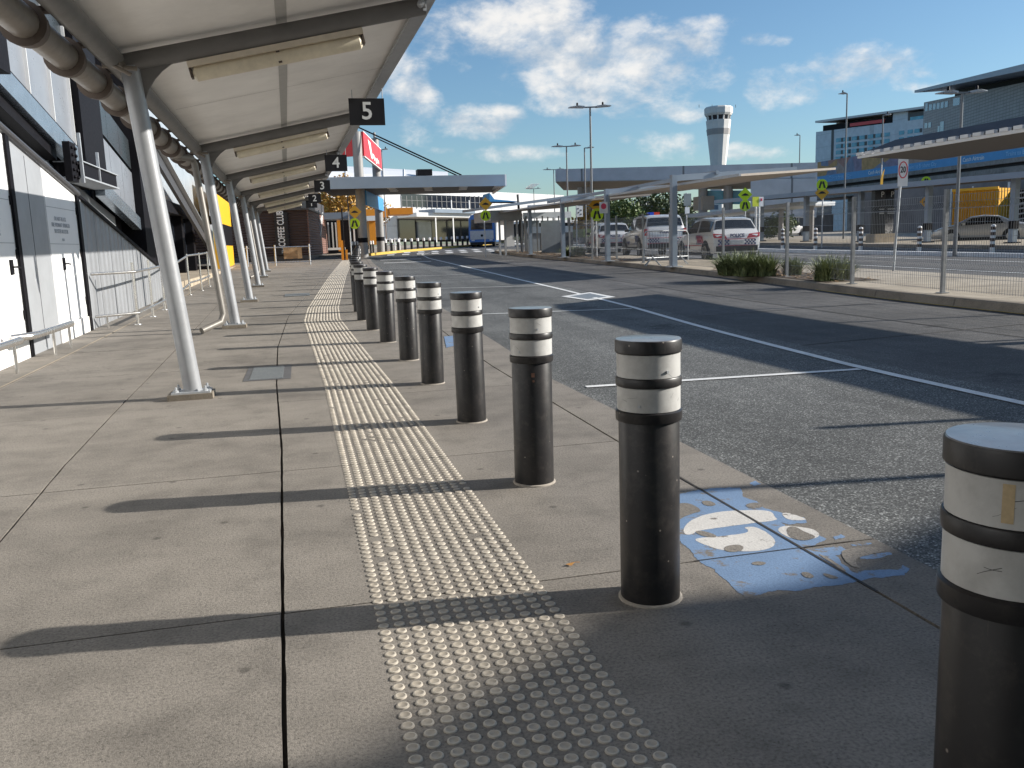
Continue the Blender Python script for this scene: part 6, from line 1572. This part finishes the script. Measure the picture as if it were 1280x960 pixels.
# control tower
D = 380.
def twr(px, py): return atd(px, py, D)
c = twr(897.5, 290); t = thing('control_tower', 'flared concrete airport control tower standing far behind the bridge', 'tower', c)
def tz(py): return twr(897.5, py)[2]
sc_ = D / F
b = MB(); b.lathe([(11 * sc_ * 1.0, -5), (9.0 * sc_, tz(215) + 0), (9.8 * sc_, tz(203)), (13.6 * sc_, tz(170)), (14.4 * sc_, tz(160)), (15 * sc_, tz(154.5)), (15 * sc_, tz(153.5))], (c[0], c[1], 0), 12); sh = b.build('shaft', M['tower'], t, smooth=False)
b = MB(); b.lathe([(13.7 * sc_, tz(171)), (14.55 * sc_, tz(164))], (c[0], c[1], 0), 12); b.build('band', M['towerband'], t, smooth=False)
b = MB(); b.lathe([(12.6 * sc_, tz(154)), (14.2 * sc_, tz(146.5))], (c[0], c[1], 0), 12); cab = b.build('cab_glass', M['darkglass'], t, smooth=False)
b = MB()
for k in range(12):
    a = 6.2832 * k / 12; b.tube([(c[0] + 12.7 * sc_ * math.cos(a), c[1] + 12.7 * sc_ * math.sin(a), tz(154)), (c[0] + 14.3 * sc_ * math.cos(a), c[1] + 14.3 * sc_ * math.sin(a), tz(146.5))], .35, 5)
b.build('cab_mullion', M['tower'], cab)
b = MB(); b.lathe([(15.6 * sc_, tz(148)), (17 * sc_, tz(145.5)), (17.2 * sc_, tz(139)), (16 * sc_, tz(137.5)), (2, tz(136.8))], (c[0], c[1], 0), 12); b.build('roof', M['tower'], t, smooth=False)
b = MB()
for dx in (-9, -3, 4, 8): b.tube([(c[0] + dx, c[1], tz(138)), (c[0] + dx, c[1], tz(134.5))], .12, 4)
b.build('antenna', M['darkbeam'], t)
# distant overpass and trees
W6 = Wall(770, 258, 263, 140, 860, 256, 262, 130); t = thing('road_overpass', 'distant concrete road overpass with railing beyond the trees', 'overpass', W6.p(.5, 0))
b = MB(); W6.slab(b, 0, 0, 1, 1, 0, 8); b.build('deck', M['bluegrey'], t, smooth=False)
b = MB(); W6.slab(b, 0, 1.8, 1, 1.95, 0, .1)
for k in range(30): W6.slab(b, k / 30, 1, k / 30 + .006, 1.9, 0, .1)
b.build('railing', M['galv'], t, smooth=False)
b = MB()
for u in (.2, .6): W6.slab(b, u, -6, u + .05, 0, -2, 1)
b.build('pier', M['pylon'], t, smooth=False)
def tr(label, px, pyb, pyt, D, rad, m, seed, n, leaf, **k):
    p = place(px, pyb, D); h_ = atd(px, pyt, D)[2] - p[2]
    return tree(label, p, h_, rad, m, seed, n, leaf, **k)
tr('bright green tree behind the shelter column and the white police sedan', 774, 300, 252, 60, 1.9, M['leaf2'], 21, 3000, .14)
tr('dark green bushy tree under the link bridge, above the police four wheel drive', 833, 300, 245, 85, 3.0, M['leaf3'], 22, 2600, .2)
tr('dark bushy tree beyond the overpass railing', 803, 280, 251, 150, 4, M['leaf3'], 23, 1500, .35)
tr('low tree behind the grass patch left of the police sedan', 742, 300, 262, 80, 2.0, M['leafaut'], 24, 1200, .2)
tr('leafy green shrub tree in the undercroft behind the police wagon', 975, 300, 270, 64, 1.6, M['leaf2'], 25, 1200, .16)
b = MB(); ybox(b, 729, 286, 744, 296, 66, 6); tag(b.build('grass_bank', M['leaf2'], smooth=False), 'small bright green grassed bank beyond the lamp posts', 'grass bank')
W7 = Wall(655, 279, 300, 100, 800, 277, 300, 105); t = thing('dark_shopfront', 'long low dark glazed frontage behind the parked police cars', 'building', W7.p(.5, 0))
b = MB(); W7.slab(b, 0, 0, 1, 1, 0, 4); b.build('wall', M['darkglass'], t, smooth=False)
b = MB(); W7.slab(b, 0, 1, 1, 1.14, .5, 5); b.build('roof_edge', M['white'], t, smooth=False)
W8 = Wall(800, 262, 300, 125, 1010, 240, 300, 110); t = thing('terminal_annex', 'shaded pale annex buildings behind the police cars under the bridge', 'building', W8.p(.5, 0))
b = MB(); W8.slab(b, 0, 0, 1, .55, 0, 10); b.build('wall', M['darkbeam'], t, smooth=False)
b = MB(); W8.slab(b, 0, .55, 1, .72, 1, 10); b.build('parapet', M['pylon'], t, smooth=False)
b = MB()
for k in range(12): W8.slab(b, .04 + k * .08, .1, .045 + k * .08 + .02, .55, .2, .2)
b.build('column', M['letter'], t, smooth=False)

# ------------------------------------------------------------------ added unseen blocks, shaped to cast the near shade and cut sky fill
sunaz = Vector((.991, -.134, 0)).normalized(); el = R(23.8)
def upsun(x, y, h): k = h / math.tan(el); return Vector((x, y, 0)) + sunaz * k
t = thing('shade_block', 'two storey kiosk building standing off to the right whose shade covers the near footpath', 'building', (17, -6, 0))
hb = 6.6
E0 = upsun(.15, 2.02, hb); E1 = upsun(4.6, 3.85, hb)
fp_ = [upsun(x, y, hb) for x, y in ((-.02, 2.02), (.55, 2.40), (.85, 2.68), (1.6, 2.64), (2.5, 3.06), (4.6, 3.95))]  # footprint traced back from the shade edge, no known building
b = MB(); b.prism([(p.x, p.y, -.1) for p in fp_] + [(fp_[-1].x + 1, fp_[-1].y - 10, -.1), (E0.x + 1, E0.y - 14, -.1)], (0, 0, hb + .1)); b.build('wall', M['terminal'], t, smooth=False)
E2 = upsun(-.6, 2.08, 6.0)
b = MB(); b.prism([(E2.x, E2.y, -.1), (E0.x + .2, E0.y - .2, -.1), (E0.x + .5, E0.y - 13, -.1), (E2.x - .6, E2.y - 13, -.1)], (0, 0, 6.1)); b.build('wing', M['terminal'], t, smooth=False)
for tipx, tipy, hh_, lab in ((1.72, 3.86, 3.5, 'sign post on the median outside the right of the frame'), (3.35, 4.84, 2.85, 'shorter post on the median outside the right of the frame')):
    q = upsun(tipx, tipy, hh_ - .05); t = thing('sign_post', lab, 'post', (q.x, q.y, .12))
    b = MB(); b.tube([(q.x, q.y, 0), (q.x, q.y, hh_)], .04, 10); b.build('pole', M['galv'], t)
    b = MB(); b.tube([(q.x, q.y, hh_), (q.x, q.y, hh_ + .03)], [.045, .03], 10); b.build('cap', M['plastic'], t)
t = thing('sky_blocker', 'dark enclosed terminal bridge crossing overhead behind the camera', 'building', (8, -10, 4.4))
b = MB(); b.box((-20, -26, 4.4), (13.5, -7.6, 15)); b.build('wall', M['carpark'], t, smooth=False)  # added behind the camera to hold back sky fill
b = MB()
for x in (-8, 12.5): b.box((x, -9, -.1), (x + .8, -8.2, 4.4))
b.build('column', M['carpark'], t, smooth=False)

# ------------------------------------------------------------------ SKY, SUN, CAMERA
w = bpy.data.worlds.new('World'); sc.world = w; w.use_nodes = True; nt = w.node_tree
bg = nt.nodes['Background']; out = nt.nodes['World Output']
sky = N(nt, 'ShaderNodeTexSky'); sky.sky_type = 'NISHITA'; sky.sun_disc = False
sky.sun_elevation = el; sky.sun_rotation = math.atan2(sunaz.x, sunaz.y); sky.air_density = 1.0; sky.dust_density = .6; sky.ozone_density = 3.0
SKY = .068
tc = N(nt, 'ShaderNodeTexCoord'); d = tc.outputs['Generated']
def M2(op, a, b=None):
    n = N(nt, 'ShaderNodeMath', operation=op)
    for i, s in enumerate((a, b)):
        if s is None: continue
        if isinstance(s, (int, float)): n.inputs[i].default_value = s
        else: nt.links.new(s, n.inputs[i])
    return n.outputs[0]
def dot(vec):
    n = N(nt, 'ShaderNodeVectorMath', operation='DOT_PRODUCT'); nt.links.new(d, n.inputs[0]); n.inputs[1].default_value = vec; return n.outputs['Value']
right = CM[:, 0]; up = CM[:, 1]
blobs = [(600, 28, 95, 34, 1), (690, 22, 45, 26, .9), (545, 50, 60, 30, .8), (770, 85, 95, 40, 1.05), (690, 78, 55, 26, .9), (745, 42, 22, 22, .7), (860, 60, 38, 26, .8), (840, 138, 45, 12, .8), (590, 155, 48, 16, .8), (640, 192, 48, 9, .75), (828, 180, 36, 14, .7), (785, 173, 14, 6, .6), (553, 188, 16, 5, .6), (515, 120, 26, 50, .9), (975, 112, 42, 22, .75), (1092, 86, 52, 20, .85), (1060, 102, 35, 10, .8), (953, 50, 24, 8, .6), (935, 190, 34, 9, .6), (1145, 108, 30, 6, .6), (880, 30, 30, 10, .6), (990, 90, 14, 8, .5), (560, 85, 35, 18, .5), (630, 145, 22, 12, .6), (720, 130, 28, 20, .6), (900, 105, 22, 16, .55), (480, 60, 60, 60, .8)]
mx = None
for px, py, rx, ry, s_ in blobs:
    c = ray(px, py); c = c / np.linalg.norm(c); rr = right - c * right.dot(c); rr /= np.linalg.norm(rr); uu = np.cross(rr, c); uu = uu if uu[2] > 0 else -uu
    a = M2('MULTIPLY', dot(tuple(rr)), F / rx); b_ = M2('MULTIPLY', dot(tuple(uu)), F / ry)
    r2 = M2('ADD', M2('MULTIPLY', a, a), M2('MULTIPLY', b_, b_))
    val = M2('SUBTRACT', s_, M2('MULTIPLY', r2, .55)); front = M2('GREATER_THAN', dot(tuple(c)), 0.3)
    val = M2('MULTIPLY', M2('ADD', val, 3.0), front)
    mx = val if mx is None else M2('MAXIMUM', mx, val)
mx = M2('SUBTRACT', mx, 3.0)
mp = N(nt, 'ShaderNodeMapping'); nt.links.new(d, mp.inputs['Vector']); mp.inputs['Scale'].default_value = (1, 1, 1.7)
def wn(scale, det, rough, dist=.0, off=(0, 0, 0)):
    v = N(nt, 'ShaderNodeVectorMath', operation='ADD'); nt.links.new(mp.outputs[0], v.inputs[0]); v.inputs[1].default_value = off
    n = N(nt, 'ShaderNodeTexNoise'); n.inputs['Scale'].default_value = scale; n.inputs['Detail'].default_value = det; n.inputs['Roughness'].default_value = rough; n.inputs['Distortion'].default_value = dist
    nt.links.new(v.outputs[0], n.inputs['Vector']); return n.outputs['Fac']
n1 = wn(10, 9, .58, .15); n2 = wn(34, 6, .6, .2, (3, 1, 2))
# generic fair-weather clouds elsewhere in the sky
gen = M2('SUBTRACT', M2('MULTIPLY', wn(4, 8, .6, .2, (7, 2, 1)), 5.0), 3.3)
behind = M2('LESS_THAN', dot(tuple(CM[:, 2])), .62); gen = M2('SUBTRACT', M2('MULTIPLY', M2('ADD', gen, 4), behind), 4)
mx = M2('MAXIMUM', mx, gen)
dens = M2('ADD', mx, M2('ADD', M2('MULTIPLY', M2('SUBTRACT', n1, .5), 3.8), M2('MULTIPLY', M2('SUBTRACT', n2, .5), 2.2)))
mr = N(nt, 'ShaderNodeMapRange', interpolation_type='SMOOTHSTEP'); nt.links.new(dens, mr.inputs['Value']); mr.inputs['From Min'].default_value = -.1; mr.inputs['From Max'].default_value = 1.6; mr.inputs['To Max'].default_value = .93
shade = wn(10, 9, .58, .15, (-.012, .004, .028))
lit = M2('ADD', M2('MULTIPLY', M2('SUBTRACT', n1, shade), 4.0), .62)
cc = N(nt, 'ShaderNodeValToRGB'); cc.color_ramp.elements[0].position = .1; cc.color_ramp.elements[0].color = (.50, .56, .63, 1); cc.color_ramp.elements[1].position = .85; cc.color_ramp.elements[1].color = (.90, .88, .85, 1)
nt.links.new(lit, cc.inputs['Fac'])
cs = N(nt, 'ShaderNodeVectorMath', operation='SCALE'); nt.links.new(cc.outputs[0], cs.inputs[0]); cs.inputs['Scale'].default_value = .70 / SKY
tint = N(nt, 'ShaderNodeVectorMath', operation='MULTIPLY'); nt.links.new(sky.outputs[0], tint.inputs[0]); tint.inputs[1].default_value = (1.02, 1.20, 1.27)
mixc = N(nt, 'ShaderNodeMix', data_type='RGBA'); nt.links.new(mr.outputs[0], mixc.inputs[0]); nt.links.new(tint.outputs[0], mixc.inputs[6]); nt.links.new(cs.outputs[0], mixc.inputs[7])
nt.links.new(mixc.outputs[2], bg.inputs['Color']); bg.inputs['Strength'].default_value = SKY

sl = bpy.data.lights.new('sun', 'SUN'); sl.energy = 5.0; sl.angle = R(.53); sl.color = (1, .945, .865)
so = bpy.data.objects.new('sun', sl); C.objects.link(so)
ld = Vector((-sunaz.x * math.cos(el), -sunaz.y * math.cos(el), -math.sin(el)))
so.rotation_euler = ld.to_track_quat('-Z', 'Y').to_euler(); so.location = (20, -5, 30)

cam = bpy.data.cameras.new('camera'); co = bpy.data.objects.new('camera', cam); C.objects.link(co); sc.camera = co
m = Matrix(((CM[0][0], CM[0][1], -CM[0][2], 0), (CM[1][0], CM[1][1], -CM[1][2], 0), (CM[2][0], CM[2][1], -CM[2][2], H), (0, 0, 0, 1)))
co.matrix_world = m
cam.sensor_fit = 'HORIZONTAL'; cam.sensor_width = 36; cam.lens = F / 1280 * 36; cam.clip_start = .05; cam.clip_end = 4000
sc.view_settings.view_transform = 'Standard'; sc.view_settings.look = 'None'; sc.view_settings.gamma = 1; sc.view_settings.use_curve_mapping = False
sc.view_settings.exposure = .62
sc.cycles.max_bounces = 8; sc.cycles.diffuse_bounces = 4; sc.cycles.glossy_bounces = 3
